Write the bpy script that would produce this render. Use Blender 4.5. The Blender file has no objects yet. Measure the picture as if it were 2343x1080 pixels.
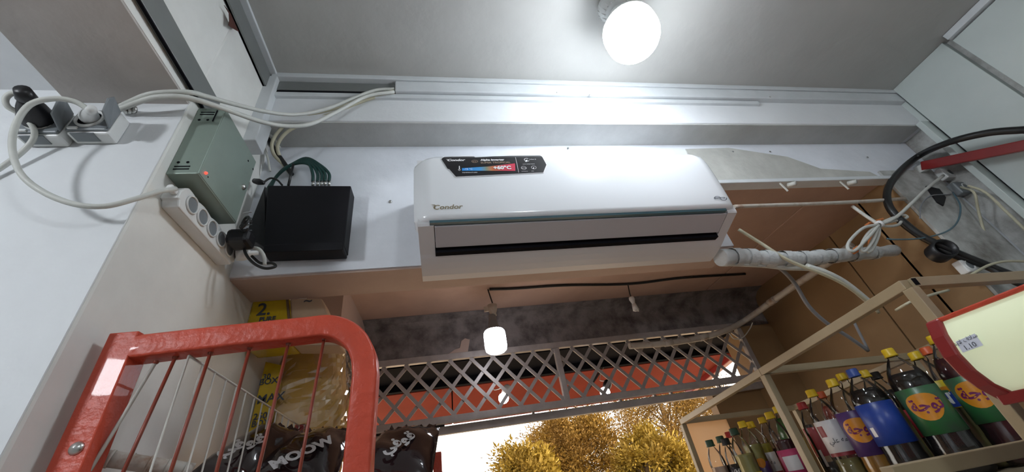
import bpy, bmesh, math, random
from mathutils import Vector, Matrix
random.seed(7)
sc = bpy.context.scene
COL = sc.collection
ZO = 1.5                      # camera height above the shop floor; heights below are given from eye level

# ------------------------------------------------------------------ camera
F = 870.0
RX = (0.9807, -0.0502, 0.1888); RY = (-0.1246, 0.5815, 0.8040); RZ = (-0.1501, -0.8120, 0.5640)
_z = Vector((-231, -1255, F)).normalized(); _x = Vector((4529, -234, F)); _x = (_x - _z * _x.dot(_z)).normalized()
_y = _x.cross(-_z); _y = -_y if _y.z < 0 else _y
cd = bpy.data.cameras.new('camera'); cam = bpy.data.objects.new('camera', cd); COL.objects.link(cam)
cd.sensor_fit = 'HORIZONTAL'; cd.sensor_width = 36.0; cd.lens = F / 2343 * 36.0; cd.clip_start = 0.02; cd.clip_end = 300
cam.matrix_world = Matrix(((_x.x, -_x.y, -_x.z, 0), (_y.x, -_y.y, -_y.z, 0), (_z.x, -_z.y, -_z.z, ZO), (0, 0, 0, 1)))
sc.camera = cam
# ------------------------------------------------------------------ sky, sun, exposure
sc.view_settings.view_transform = 'Standard'; sc.view_settings.look = 'None'
sc.view_settings.gamma = 1.0; sc.view_settings.exposure = 0.15; sc.view_settings.use_curve_mapping = False
w = bpy.data.worlds.new('sky'); sc.world = w; w.use_nodes = True
bg = w.node_tree.nodes['Background']; bg.inputs['Color'].default_value = (1.0, 0.955, 0.88, 1); bg.inputs['Strength'].default_value = 2.6
sd = bpy.data.lights.new('sun', 'SUN'); sd.energy = 6.0; sd.angle = math.radians(1.5); sd.color = (1.0, 0.80, 0.50)
so = bpy.data.objects.new('sun', sd); COL.objects.link(so); so.rotation_euler = (math.radians(38), math.radians(22), 0)

BULB_L = 54.0; BULB2_L = 88.0; BULB3_L = 132.0; PEND_L = 10.0

# ------------------------------------------------------------------ measuring helpers (a sight line met with a real plane)
def ray(u, v):
    p = Vector((u - 1171.5, v - 540.0, F)); return Vector((_x.dot(p), _y.dot(p), _z.dot(p)))
def aty(u, v, y): r = ray(u, v); return r * (y / r.y)
def atx(u, v, x): r = ray(u, v); return r * (x / r.x)
def atz(u, v, z): r = ray(u, v); return r * (z / r.z)
def pts(l):
    out = []
    for u, v, k, d in l:
        out.append(Vector((u, v, d)) if k == 'w' else {'y': aty, 'x': atx, 'z': atz}[k](u, v, d))
    return out

# ------------------------------------------------------------------ materials
def mat(name, col, rough=0.6, metal=0.0, var=0.0, vscale=6.0, col2=None, bump=0.0, bscale=40.0, coat=0.0, emit=0.0, ecol=None, trans=0.0, spec=0.5, detail=6.0, lo=0.35, hi=0.7):
    m = bpy.data.materials.new(name); m.use_nodes = True
    nt = m.node_tree; b = nt.nodes['Principled BSDF']
    c = (*col, 1.0)
    b.inputs['Base Color'].default_value = c; b.inputs['Roughness'].default_value = rough; b.inputs['Metallic'].default_value = metal
    b.inputs['Specular IOR Level'].default_value = spec
    b.inputs['Coat Weight'].default_value = coat; b.inputs['Transmission Weight'].default_value = trans
    tc = nt.nodes.new('ShaderNodeTexCoord')
    if var > 0 or col2:
        n = nt.nodes.new('ShaderNodeTexNoise'); n.inputs['Scale'].default_value = vscale; n.inputs['Detail'].default_value = detail; n.inputs['Roughness'].default_value = 0.62
        nt.links.new(tc.outputs['Object'], n.inputs['Vector'])
        r = nt.nodes.new('ShaderNodeValToRGB'); r.color_ramp.elements[0].position = lo; r.color_ramp.elements[1].position = hi
        k2 = col2 if col2 else tuple(x * (1 - var) for x in col)
        r.color_ramp.elements[0].color = (*k2, 1); r.color_ramp.elements[1].color = c
        nt.links.new(n.outputs['Fac'], r.inputs['Fac']); nt.links.new(r.outputs['Color'], b.inputs['Base Color'])
    if bump > 0:
        n2 = nt.nodes.new('ShaderNodeTexNoise'); n2.inputs['Scale'].default_value = bscale; n2.inputs['Detail'].default_value = 4.0
        nt.links.new(tc.outputs['Object'], n2.inputs['Vector'])
        bp = nt.nodes.new('ShaderNodeBump'); bp.inputs['Strength'].default_value = bump; bp.inputs['Distance'].default_value = 0.01
        nt.links.new(n2.outputs['Fac'], bp.inputs['Height']); nt.links.new(bp.outputs['Normal'], b.inputs['Normal'])
    if emit > 0:
        b.inputs['Emission Color'].default_value = (*(ecol or col), 1); b.inputs['Emission Strength'].default_value = emit
    return m
def clear_mat(name, tint, gloss=0.12, rough=0.06, alpha=0.85, crinkle=0, ior=1.45):
    m = bpy.data.materials.new(name); m.use_nodes = True; nt = m.node_tree; nt.nodes.clear()
    o = nt.nodes.new('ShaderNodeOutputMaterial'); t = nt.nodes.new('ShaderNodeBsdfTransparent'); g = nt.nodes.new('ShaderNodeBsdfGlossy'); d = nt.nodes.new('ShaderNodeBsdfDiffuse')
    mx = nt.nodes.new('ShaderNodeMixShader'); mx2 = nt.nodes.new('ShaderNodeMixShader'); lw = nt.nodes.new('ShaderNodeFresnel'); lw.inputs['IOR'].default_value = ior
    ad = nt.nodes.new('ShaderNodeMath'); ad.operation = 'ADD'; ad.inputs[1].default_value = gloss * 0.5; nt.links.new(lw.outputs['Fac'], ad.inputs[0])
    t.inputs['Color'].default_value = (*tint, 1); d.inputs['Color'].default_value = (*tint, 1); g.inputs['Roughness'].default_value = rough
    mx.inputs['Fac'].default_value = alpha
    nt.links.new(d.outputs[0], mx.inputs[1]); nt.links.new(t.outputs[0], mx.inputs[2])
    nt.links.new(ad.outputs[0], mx2.inputs['Fac']); nt.links.new(mx.outputs[0], mx2.inputs[1]); nt.links.new(g.outputs[0], mx2.inputs[2])
    nt.links.new(mx2.outputs[0], o.inputs['Surface'])
    if crinkle:
        tc = nt.nodes.new('ShaderNodeTexCoord'); n2 = nt.nodes.new('ShaderNodeTexNoise'); n2.inputs['Scale'].default_value = crinkle; n2.inputs['Detail'].default_value = 2.0; n2.inputs['Distortion'].default_value = 1.5
        bp = nt.nodes.new('ShaderNodeBump'); bp.inputs['Strength'].default_value = 1.0; bp.inputs['Distance'].default_value = 0.02
        nt.links.new(tc.outputs['Object'], n2.inputs['Vector']); nt.links.new(n2.outputs['Fac'], bp.inputs['Height']); nt.links.new(bp.outputs['Normal'], g.inputs['Normal']); nt.links.new(bp.outputs['Normal'], lw.inputs['Normal'])
    return m
M = {}
M['wall'] = mat('painted plaster', (0.78, 0.80, 0.82), 0.6, var=0.10, vscale=3.0, bump=0.25, bscale=18)
M['wall_cream'] = mat('cream plaster', (0.82, 0.82, 0.785), 0.6, var=0.14, vscale=4.0, bump=0.25, bscale=14)
M['wall_back'] = mat('blue white plaster', (0.84, 0.87, 0.93), 0.55, var=0.14, vscale=3.5, bump=0.3, bscale=16)
M['wall_dirty'] = mat('stained plaster', (0.56, 0.57, 0.55), 0.7, col2=(0.20, 0.185, 0.165), vscale=5.0, bump=0.6, bscale=22, lo=0.36, hi=0.58)
M['ceil'] = mat('grey ceiling paint', (0.50, 0.495, 0.47), 0.45, var=0.12, vscale=2.0, bump=0.35, bscale=11)
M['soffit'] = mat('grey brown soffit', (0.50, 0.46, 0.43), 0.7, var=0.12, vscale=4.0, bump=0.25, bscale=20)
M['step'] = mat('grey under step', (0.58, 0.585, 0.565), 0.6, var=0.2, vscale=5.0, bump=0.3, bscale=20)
M['pvc'] = mat('pvc cladding', (0.58, 0.64, 0.62), 0.4, var=0.08, vscale=3.0, bump=0.05)
M['alu'] = mat('white aluminium', (0.68, 0.71, 0.73), 0.35, var=0.10, vscale=12)
M['channel'] = mat('grey metal channel', (0.22, 0.23, 0.225), 0.4, metal=0.2, var=0.12, vscale=10)
M['dark'] = mat('dark gap', (0.010, 0.010, 0.013), 0.9, spec=0.05, var=0.2, vscale=10)
M['porch'] = mat('bounce pink porch plaster', (0.50, 0.37, 0.31), 0.6, var=0.16, vscale=3.0, bump=0.3, bscale=15)  # pink bounce from the red awning is put into the base colour
M['porch_wall'] = mat('tan porch panel', (0.29, 0.18, 0.085), 0.55, var=0.22, vscale=2.5, bump=0.15, bscale=15)
M['porch_ceil'] = mat('bounce tinted porch ceiling', (0.52, 0.35, 0.275), 0.6, var=0.22, vscale=3.0, bump=0.25, bscale=12)  # warm awning bounce tinted into the ceiling colour
M['concrete'] = mat('raw concrete', (0.235, 0.21, 0.205), 0.85, col2=(0.085, 0.072, 0.07), vscale=11.0, bump=1.0, bscale=22, lo=0.34, hi=0.60, detail=10)
M['floor'] = mat('floor tile', (0.45, 0.42, 0.38), 0.4, var=0.15, vscale=5)
M['steel'] = mat('painted steel lattice', (0.42, 0.39, 0.38), 0.4, metal=0.3, var=0.25, vscale=14)
M['ac'] = mat('ac white plastic', (0.82, 0.84, 0.87), 0.16, coat=0.4, var=0.02, vscale=2)
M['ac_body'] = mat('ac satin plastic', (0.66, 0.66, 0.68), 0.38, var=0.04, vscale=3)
M['ac_louvre'] = mat('ac grey louvre', (0.50, 0.49, 0.52), 0.35, var=0.04, vscale=3)
M['teal'] = mat('teal seam', (0.06, 0.13, 0.16), 0.4, var=0.1)
M['black'] = mat('black plastic', (0.012, 0.012, 0.014), 0.38, var=0.2, vscale=12)
M['dvr'] = mat('black metal case', (0.006, 0.006, 0.009), 0.55, spec=0.25, var=0.3, vscale=8)
M['psu'] = mat('green grey steel', (0.27, 0.335, 0.29), 0.42, metal=0.25, var=0.10, vscale=9)
M['screw'] = mat('zinc screw', (0.6, 0.6, 0.58), 0.3, metal=0.9, var=0.1)
M['led'] = mat('red led', (0.9, 0.05, 0.05), 0.3, emit=2.5, ecol=(1, 0.05, 0.03))
M['white_pl'] = mat('white plastic', (0.74, 0.75, 0.74), 0.35, var=0.06, vscale=12)
M['grey_pl'] = mat('grey plastic', (0.20, 0.22, 0.235), 0.4, var=0.06, vscale=12)
M['cable_w'] = mat('white cable', (0.60, 0.61, 0.57), 0.45, var=0.12, vscale=25)
M['cable_y'] = mat('yellowed cable', (0.55, 0.52, 0.38), 0.5, var=0.2, vscale=25)
M['cable_g'] = mat('green cable', (0.008, 0.055, 0.048), 0.4, var=0.15, vscale=25)
M['cable_k'] = mat('black cable', (0.012, 0.012, 0.012), 0.4, var=0.2, vscale=25)
M['cable_gr'] = mat('grey cable', (0.26, 0.27, 0.29), 0.45, var=0.15, vscale=25)
M['cable_teal'] = mat('teal cable', (0.10, 0.18, 0.22), 0.45, var=0.15, vscale=25)
M['wrap'] = mat('pipe tape', (0.60, 0.62, 0.62), 0.45, var=0.16, vscale=20, bump=0.4, bscale=40)
M['conduit'] = mat('old conduit', (0.50, 0.46, 0.40), 0.5, col2=(0.32, 0.20, 0.13), vscale=14, lo=0.3, hi=0.5)
M['orange'] = mat('orange putty', (0.62, 0.20, 0.06), 0.6, var=0.2, vscale=20)
M['red'] = mat('red enamel', (0.60, 0.080, 0.042), 0.38, coat=0.10, spec=0.3, var=0.16, vscale=9, bump=0.30, bscale=55)
M['red_dark'] = mat('dark red paint', (0.26, 0.022, 0.022), 0.32, var=0.16, vscale=9)
M['wire'] = mat('white coated wire', (0.62, 0.60, 0.55), 0.4, var=0.15, vscale=20)
M['wire_red'] = mat('red brown wire', (0.30, 0.060, 0.035), 0.35, var=0.2, vscale=20)
M['rust'] = mat('rusty painted bar', (0.55, 0.53, 0.48), 0.5, col2=(0.28, 0.15, 0.08), vscale=16, lo=0.32, hi=0.48)
M['cream_steel'] = mat('cream rack paint', (0.36, 0.285, 0.175), 0.4, var=0.14, vscale=9)
M['shelf'] = mat('shelf board', (0.22, 0.18, 0.12), 0.5, var=0.1, vscale=8)
M['choc'] = mat('dark brown film', (0.022, 0.010, 0.012), 0.12, coat=0.8, var=0.3, vscale=6, bump=0.35, bscale=14)
M['choc_red'] = mat('maroon film', (0.16, 0.025, 0.025), 0.15, coat=0.7, var=0.3, vscale=6)
M['ink'] = mat('grey white print', (0.62, 0.62, 0.64), 0.3, var=0.05)
M['white_ink'] = mat('white print', (0.85, 0.85, 0.86), 0.35, var=0.03)
M['bronze_ink'] = mat('bronze print', (0.34, 0.25, 0.18), 0.3, var=0.2)
M['gold_ink'] = mat('gold print', (0.36, 0.30, 0.19), 0.25, metal=0.3, var=0.25, vscale=30)
M['dark_ink'] = mat('dark print', (0.05, 0.06, 0.08), 0.4, var=0.1)
M['sticker'] = mat('black sticker', (0.010, 0.010, 0.013), 0.3, var=0.1)
M['sticker_edge'] = mat('white sticker edge', (0.85, 0.86, 0.88), 0.35, var=0.03)
M['bag_yel'] = mat('yellow print film', (0.62, 0.43, 0.012), 0.22, coat=0.5, var=0.25, vscale=7, bump=0.3, bscale=12)
M['bag_fill'] = mat('tan bread', (0.86, 0.63, 0.33), 0.7, col2=(0.80, 0.48, 0.05), vscale=9, bump=0.4, bscale=12)
M['box_tan'] = mat('tan cardboard', (0.55, 0.40, 0.27), 0.7, var=0.15, vscale=8)
M['film'] = clear_mat('clear wrap', (0.97, 0.95, 0.90), 0.36, 0.05, 0.96, 0)
M['pet'] = clear_mat('clear pet', (0.97, 0.97, 0.96), 0.02, 0.05, 0.99, ior=1.30)
M['bare'] = mat('bare plaster', (0.58, 0.58, 0.54), 0.7, var=0.22, vscale=9, bump=0.4, bscale=25)
M['leaf'] = mat('golden olive leaf', (0.24, 0.135, 0.010), 0.7, col2=(0.13, 0.062, 0.005), vscale=1.2)
M['leaf2'] = mat('yellow leaf', (0.32, 0.215, 0.016), 0.7, col2=(0.19, 0.115, 0.010), vscale=1.4)
M['leaf3'] = mat('rust leaf', (0.32, 0.12, 0.02), 0.6, col2=(0.25, 0.11, 0.03), vscale=1.4)
M['bark'] = mat('bark', (0.16, 0.10, 0.05), 0.9, var=0.3, vscale=8, bump=0.6, bscale=10)
M['awning'] = mat('red awning sheet', (0.24, 0.036, 0.020), 0.75, spec=0.12, var=0.2, vscale=3)
M['ground'] = mat('street ground', (0.56, 0.45, 0.34), 0.9, var=0.2, vscale=0.5)
M['glass_hot'] = mat('lit bulb', (0.9, 0.95, 1.0), 0.4, emit=BULB_L, ecol=(0.86, 0.93, 1.0))
M['glass_hot2'] = mat('lit room bulb', (0.9, 0.95, 1.0), 0.4, emit=BULB2_L, ecol=(0.88, 0.95, 1.0))
M['glass_hot3'] = mat('lit side bulb', (0.9, 0.95, 1.0), 0.4, emit=BULB3_L, ecol=(0.90, 0.95, 1.0))
M['glass_pend'] = mat('lit pendant bulb', (0.9, 0.9, 1.0), 0.4, emit=PEND_L, ecol=(0.90, 0.92, 1.0))
M['lightbox'] = mat('pale green acrylic', (0.66, 0.70, 0.50), 0.3, var=0.08, vscale=2.5, emit=0.30, ecol=(0.82, 0.90, 0.60))
M['paper'] = mat('paper note', (0.62, 0.65, 0.74), 0.7, var=0.05)

# ------------------------------------------------------------------ mesh builder
class MB:
    def __init__(s): s.v = []; s.f = []; s.smooth = set()
    def add(s, vs, fs, smooth=False):
        o = len(s.v); s.v += [Vector(x) for x in vs]
        for q in fs:
            if smooth: s.smooth.add(len(s.f))
            s.f.append(tuple(i + o for i in q))
        return s
    def box(s, x0, x1, y0, y1, z0, z1):
        return s.add([(x0,y0,z0),(x1,y0,z0),(x1,y1,z0),(x0,y1,z0),(x0,y0,z1),(x1,y0,z1),(x1,y1,z1),(x0,y1,z1)],
                     [(0,3,2,1),(4,5,6,7),(0,1,5,4),(1,2,6,5),(2,3,7,6),(3,0,4,7)])
    def frame(s, c, a, b, n, w, h, d):
        """box centred at c with unit axes a (size w), b (h), n (d)"""
        a = Vector(a).normalized() * w/2; b = Vector(b).normalized() * h/2; n = Vector(n).normalized() * d/2; c = Vector(c)
        vs = [c + a*i + b*j + n*k for k in (-1,1) for j in (-1,1) for i in (-1,1)]
        return s.add(vs, [(0,2,3,1),(4,5,7,6),(0,1,5,4),(2,6,7,3),(0,4,6,2),(1,3,7,5)])
    def bar(s, p, q, w, h, up=(0,0,1)):
        p = Vector(p); q = Vector(q); d = q - p; L = d.length; d.normalize(); u = Vector(up); a = d.cross(u).normalized(); b = a.cross(d).normalized()
        return s.frame((p+q)/2, a, b, d, w, h, L)
    def tube(s, P, r, seg=8, cap=True, rf=None):
        P = [Vector(p) for p in P]; n = len(P); rings = []; prev = None
        for i, p in enumerate(P):
            t = (P[min(i+1,n-1)] - P[max(i-1,0)]).normalized()
            if prev is None:
                a = t.cross(Vector((0,0,1))); a = a if a.length > 1e-3 else t.cross(Vector((1,0,0)))
            else: a = prev - t * prev.dot(t)
            a.normalize(); prev = a; b = t.cross(a)
            R = rf(i/(n-1)) if rf else r
            rings.append([p + (a*math.cos(k*math.tau/seg) + b*math.sin(k*math.tau/seg))*R for k in range(seg)])
        fs = [(i*seg+k, i*seg+(k+1)%seg, (i+1)*seg+(k+1)%seg, (i+1)*seg+k) for i in range(n-1) for k in range(seg)]
        s.add([v for q in rings for v in q], fs, True)
        if cap:
            o = len(s.v) - n*seg
            s.f.append(tuple(o+k for k in reversed(range(seg)))); s.f.append(tuple(o+(n-1)*seg+k for k in range(seg)))
        return s
    def lathe(s, prof, c, axis=(0,0,1), seg=24):
        ax = Vector(axis).normalized(); a = ax.cross(Vector((0,1,0))); a = a if a.length > 1e-3 else ax.cross(Vector((1,0,0))); a.normalize(); b = ax.cross(a); c = Vector(c)
        vs = []; n = len(prof)
        for r, z in prof:
            for k in range(seg): t = k*math.tau/seg; vs.append(c + ax*z + (a*math.cos(t)+b*math.sin(t))*max(r,1e-5))
        fs = [(i*seg+k, i*seg+(k+1)%seg, (i+1)*seg+(k+1)%seg, (i+1)*seg+k) for i in range(n-1) for k in range(seg)]
        s.add(vs, fs, True); return s
    def prism(s, poly, off):
        n = len(poly); off = Vector(off); P = [Vector(p) for p in poly]
        return s.add(P + [p+off for p in P], [tuple(range(n)), tuple(reversed(range(n,2*n)))] + [((i+1)%n, i, n+i, n+(i+1)%n) for i in range(n)])
    def build(s, name, m, parent=None, bevel=0.0, sub=0, origin=None):
        vs = [v + Vector((0,0,ZO)) for v in s.v]
        root = Vector(parent['_o']) if parent is not None else None
        if root is None:
            mn = [min(v[i] for v in vs) for i in range(3)]; mx = [max(v[i] for v in vs) for i in range(3)]
            root = Vector(((mn[0]+mx[0])/2, (mn[1]+mx[1])/2, mn[2]))
        me = bpy.data.meshes.new(name); me.from_pydata([v-root for v in vs], [], s.f)
        for i, p in enumerate(me.polygons): p.use_smooth = i in s.smooth
        bm = bmesh.new(); bm.from_mesh(me); bmesh.ops.recalc_face_normals(bm, faces=bm.faces); bm.to_mesh(me); bm.free()
        me.materials.append(M[m] if isinstance(m, str) else m)
        o = bpy.data.objects.new(name, me); COL.objects.link(o); o['_o'] = tuple(root)
        if parent is None: o.location = root
        else: o.parent = parent
        if bevel > 0:
            md = o.modifiers.new('bevel', 'BEVEL'); md.width = bevel; md.segments = 2; md.limit_method = 'ANGLE'; md.angle_limit = math.radians(40)
        if sub: md = o.modifiers.new('sub', 'SUBSURF'); md.levels = sub; md.render_levels = sub
        return o
def tag(o, label, cat, group=None):
    o['label'] = label; o['category'] = cat
    if group: o['group'] = group
    return o
def thing(name, loc, label, cat, group=None):
    o = bpy.data.objects.new(name, None); COL.objects.link(o); p = Vector(loc) + Vector((0,0,ZO)); o.location = p; o['_o'] = tuple(p); o.empty_display_size = 0.05
    return tag(o, label, cat, group)
def struct(o): o['kind'] = 'structure'; return o
def catmull(P, n=6):
    P = [Vector(p) for p in P]; Q = [P[0]*2-P[1]] + P + [P[-1]*2-P[-2]]; out = []
    for i in range(1, len(Q)-2):
        for k in range(n):
            t = k/n; a,b,c,d = Q[i-1],Q[i],Q[i+1],Q[i+2]
            out.append(0.5*((2*b)+(c-a)*t+(2*a-5*b+4*c-d)*t*t+(3*b-a-3*c+d)*t**3))
    out.append(P[-1]); return out
def cable(name, l, r, m, label, group=None, parent=None, n=6, cat='cable'):
    mb = MB(); mb.tube(catmull(pts(l), n), r, 8); o = mb.build(name, m, parent)
    if parent is None: tag(o, label, cat, group)
    return o
def text2d(s, size, sx=1.0, bold=0.0, shear=0.0):
    c = bpy.data.curves.new('t', 'FONT'); c.body = s; c.size = size; c.align_x = 'LEFT'; c.offset = bold; c.shear = shear; c.resolution_u = 3
    o = bpy.data.objects.new('t', c); COL.objects.link(o)
    bpy.context.view_layer.update()
    me = bpy.data.meshes.new_from_object(o.evaluated_get(bpy.context.evaluated_depsgraph_get()))
    vs = [(v.co.x*sx, v.co.y) for v in me.vertices]; fs = [tuple(p.vertices) for p in me.polygons]
    bpy.data.objects.remove(o); bpy.data.curves.remove(c); bpy.data.meshes.remove(me)
    return vs, fs
def lettering(name, s, size, place, m, parent, center=False, sx=1.0, bold=0.0, shear=0.0):
    vs, fs = text2d(s, size, sx, bold, shear)
    if not vs: return None
    if center:
        cx = (min(v[0] for v in vs)+max(v[0] for v in vs))/2; cy = (min(v[1] for v in vs)+max(v[1] for v in vs))/2
        vs = [(x-cx, y-cy) for x, y in vs]
    mb = MB(); mb.add([place(x, y) for x, y in vs], fs)
    return mb.build(name, m, parent)
def on_plane(o, a, b, n, off=0.0008):
    o = Vector(o); a = Vector(a).normalized(); b = Vector(b).normalized(); n = Vector(n).normalized()
    return lambda x, y: o + a*x + b*y + n*off

# ================================================================== SETTING
CE = 1.346   # shop ceiling
mb = MB(); mb.box(-3.2, 2.5, -3.6, 2.6, -1.56, -1.50); struct(mb.build('floor', 'floor'))
mb = MB(); mb.box(-0.56, 2.4, -3.6, 0.90, CE, CE+0.06); struct(mb.build('ceiling', 'ceil'))
# wall carrying the air conditioner: deep on the left, cut higher on the right, jamb at the far right
mb = MB(); mb.prism([(-0.56,0.983,0.60),(1.0,0.983,0.60),(1.0,0.983,0.88),(1.91,0.983,0.88),(1.91,0.983,-1.5),(2.4,0.983,-1.5),(2.4,0.983,1.119),(-0.56,0.983,1.119)], (0,0.14,0))
wb = struct(mb.build('wall_back', 'wall_back'))
mb = MB(); mb.box(-0.56, 2.4, 0.874, 1.123, 1.119, 1.45); struct(mb.build('wall_upper', 'wall', bevel=0.004))
# soffit skins give the undersides of the two beams separate colours
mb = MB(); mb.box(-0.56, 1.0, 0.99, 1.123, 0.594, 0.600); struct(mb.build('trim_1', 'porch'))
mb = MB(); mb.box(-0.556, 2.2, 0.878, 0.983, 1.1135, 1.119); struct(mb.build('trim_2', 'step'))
# plaster patch on the right of the wall and the ragged strip under it
mb = MB(); mb.prism([(1.02,0.979,0.885),(1.90,0.979,0.885),(1.86,0.979,0.93),(1.62,0.979,0.955),(1.50,0.979,1.03),(1.24,0.979,1.09),(1.03,0.979,1.085)], (0,0.006,0))
struct(mb.build('trim_3', 'bare'))
mb = MB(); mb.box(1.0, 1.93, 0.955, 1.0, 0.866, 0.884); struct(mb.build('trim_4', 'alu', bevel=0.003))
# dirty jamb face where the sockets sit
mb = MB(); mb.box(1.905, 2.2, 0.974, 0.984, 0.20, 0.93); struct(mb.build('trim_5', 'wall_dirty'))
mb = MB(); mb.box(1.900, 1.911, 0.984, 1.126, -1.5, 0.878); struct(mb.build('trim_20', 'porch_wall'))
# right wall: pvc panels with recessed joints
mb = MB(); mb.box(2.235, 2.45, -3.6, 1.0, -1.5, 1.40); wr = struct(mb.build('wall_right', 'wall_dirty'))
for y0, y1, x, z1 in ((0.853,0.876,2.165,1.118), (0.853,0.876,2.215,1.345), (0.615,0.846,2.205,1.345), (0.30,0.588,2.19,1.31), (-0.05,0.292,2.19,1.31), (-0.4,-0.058,2.19,1.31)):
    mb = MB(); mb.box(x, 2.26, y0, y1, -1.5, z1); mb.build('panel', 'pvc', wr, bevel=0.002)
mb = MB(); mb.box(2.17, 2.26, -0.4, 0.588, 1.315, 1.345); mb.build('ceiling_strip', 'alu', wr, bevel=0.002)
# left: beam along the ceiling, pillar, upper partition
mb = MB(); mb.box(-0.80, -0.562, -3.6, 0.64, 0.875, 1.45); struct(mb.build('wall_left', 'wall_cream'))
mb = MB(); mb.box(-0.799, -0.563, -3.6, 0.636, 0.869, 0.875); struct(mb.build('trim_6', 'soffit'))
mb = MB(); mb.box(-3.2, -0.563, 0.634, 0.66, -1.5, 1.3); struct(mb.build('wall_pillar_front', 'wall'))
mb = MB(); mb.box(-0.70, -0.560, 0.6345, 2.3, -1.5, 1.45); struct(mb.build('wall_pillar', 'wall_cream', bevel=0.006))
mb = MB(); mb.box(-3.2, -0.80, -3.6, 0.64, 0.913, 0.96); struct(mb.build('ceiling_side', 'wall'))
mb = MB(); mb.box(-3.25, -3.2, -3.6, 0.64, -1.5, 0.95); struct(mb.build('wall_far_left', 'wall'))
mb = MB(); mb.box(-3.2, 2.5, -3.65, -3.6, -1.5, 1.4); struct(mb.build('wall_behind', 'wall'))
# partition trims on the left
mb = MB(); mb.bar((-0.555,-1.0,0.985), (-0.555,0.700,0.930), 0.012, 0.072); struct(mb.build('trim_7', 'channel', bevel=0.002))
mb = MB(); mb.bar((-0.5525,-1.0,0.944), (-0.5525,0.66,0.893), 0.006, 0.004); struct(mb.build('trim_8', 'dark'))
mb = MB(); mb.box(-0.562, -0.552, -1.0, 0.86, 1.262, CE); mb.box(-0.562, -0.530, -1.0, 0.875, 1.334, CE); struct(mb.build('trim_9', 'alu', bevel=0.002))
mb = MB(); mb.box(-0.562, -0.549, -1.0, 0.845, 1.262, 1.334); struct(mb.build('trim_10', 'channel'))
mb = MB(); mb.box(-0.562, -0.525, 0.845, 0.905, 0.99, 1.325); struct(mb.build('trim_11', 'alu', bevel=0.003))
# torn hole in the partition beside the ceiling trim
hp = [atx(u, v, -0.548) for u, v in ((512,12),(523,30),(524,48),(522,58),(530,64),(545,72),(536,52),(526,30))]
mb = MB(); mb.prism(hp, (0.0015,0,0)); struct(mb.build('trim_12', mat('torn red brown hole', (0.10,0.03,0.02), 0.9, var=0.4, vscale=40)))
# ceiling trim across the AC wall, with open cable duct on the left
mb = MB(); mb.box(-0.545, 2.24, 0.845, 0.876, 1.322, CE); struct(mb.build('trim_13', 'alu', bevel=0.002))
mb = MB(); mb.box(-0.13, 2.215, 0.850, 0.876, 1.262, 1.320); t14 = struct(mb.build('trim_14', 'alu', bevel=0.003))
for u, v in ((1275,212),(1350,218),(1762,222)):
    mb = MB(); mb.lathe([(0,0.003),(0.004,0.002),(0.005,0)], aty(u,v,0.850), (0,-1,0), 10); mb.build('screw', 'screw', t14)
for u, v in ((1300,339),(1677,347),(1762,347),(1985,360)):
    mb = MB(); mb.lathe([(0,0.003),(0.0035,0.002),(0.0045,0)], aty(u,v,0.979), (0,-1,0), 10); mb.build('screw', 'channel', wb)
mb = MB(); mb.box(-0.54, -0.13, 0.864, 0.876, 1.272, 1.320); struct(mb.build('trim_15', 'channel'))
mb = MB(); mb.box(-0.54, 1.40, 0.862, 0.876, 1.236, 1.258); struct(mb.build('trim_16', 'alu', bevel=0.002))
mb = MB(); mb.box(-0.54, -0.12, 0.866, 0.876, 1.258, 1.272); struct(mb.build('trim_17', 'dark'))

# porch beyond the wall
PC = 0.88
mb = MB(); mb.box(-0.60, 2.35, 1.121, 2.10, PC+0.02, PC+0.06); pcl = struct(mb.build('ceiling_porch', 'dark'))
for x0, x1, m in ((-0.60, 1.615, 'porch_ceil'), (1.622, 2.35, 'porch_ceil')):
    mb = MB(); mb.box(x0, x1, 1.122, 2.06, PC, PC+0.02); mb.build('panel', m, pcl, bevel=0.003)
mb = MB(); mb.box(1.0, 1.91, 0.99, 1.125, PC-0.001, PC+0.003); struct(mb.build('trim_18', 'porch_ceil'))
# far beam of rough concrete with a coved top
prof = [(2.06,0.66)] + [(2.06, 0.80), (2.045,0.84), (2.01,0.866), (1.95,0.879), (2.2,0.90), (2.2,0.66)]
mb = MB(); mb.prism([(-0.62,y,z) for y,z in prof], (3.0,0,0)); struct(mb.build('wall_far', 'concrete', bevel=0.004))
mb = MB(); mb.box(1.77, 2.4, 2.05, 2.2, -1.5, 0.66); struct(mb.build('wall_far_right', 'porch_wall'))
mb = MB(); mb.box(-0.62, -0.44, 2.05, 2.2, -1.5, 0.66); struct(mb.build('wall_far_left_jamb', 'porch_wall'))
mb = MB(); mb.box(1.46, 1.80, 2.10, 2.16, -1.5, 0.335); struct(mb.build('wall_door_side', 'porch_wall'))
mb = MB(); mb.box(2.04, 2.4, 1.12, 2.2, -1.5, 0.90); wpr = struct(mb.build('wall_porch', 'dark'))
for y0, y1 in ((1.121,1.405), (1.411,2.06)):
    mb = MB(); mb.box(2.02, 2.06, y0, y1, -1.5, 0.885); mb.build('panel', 'porch_wall', wpr, bevel=0.003)
mb = MB(); mb.box(1.90, 2.03, 1.118, 1.135, -1.5, 0.885); struct(mb.build('trim_19', 'porch_wall'))
mb = MB(); mb.box(-0.60, -0.415, 1.55, 2.055, -1.5, 0.885); struct(mb.build('wall_porch_left', 'porch'))
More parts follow.
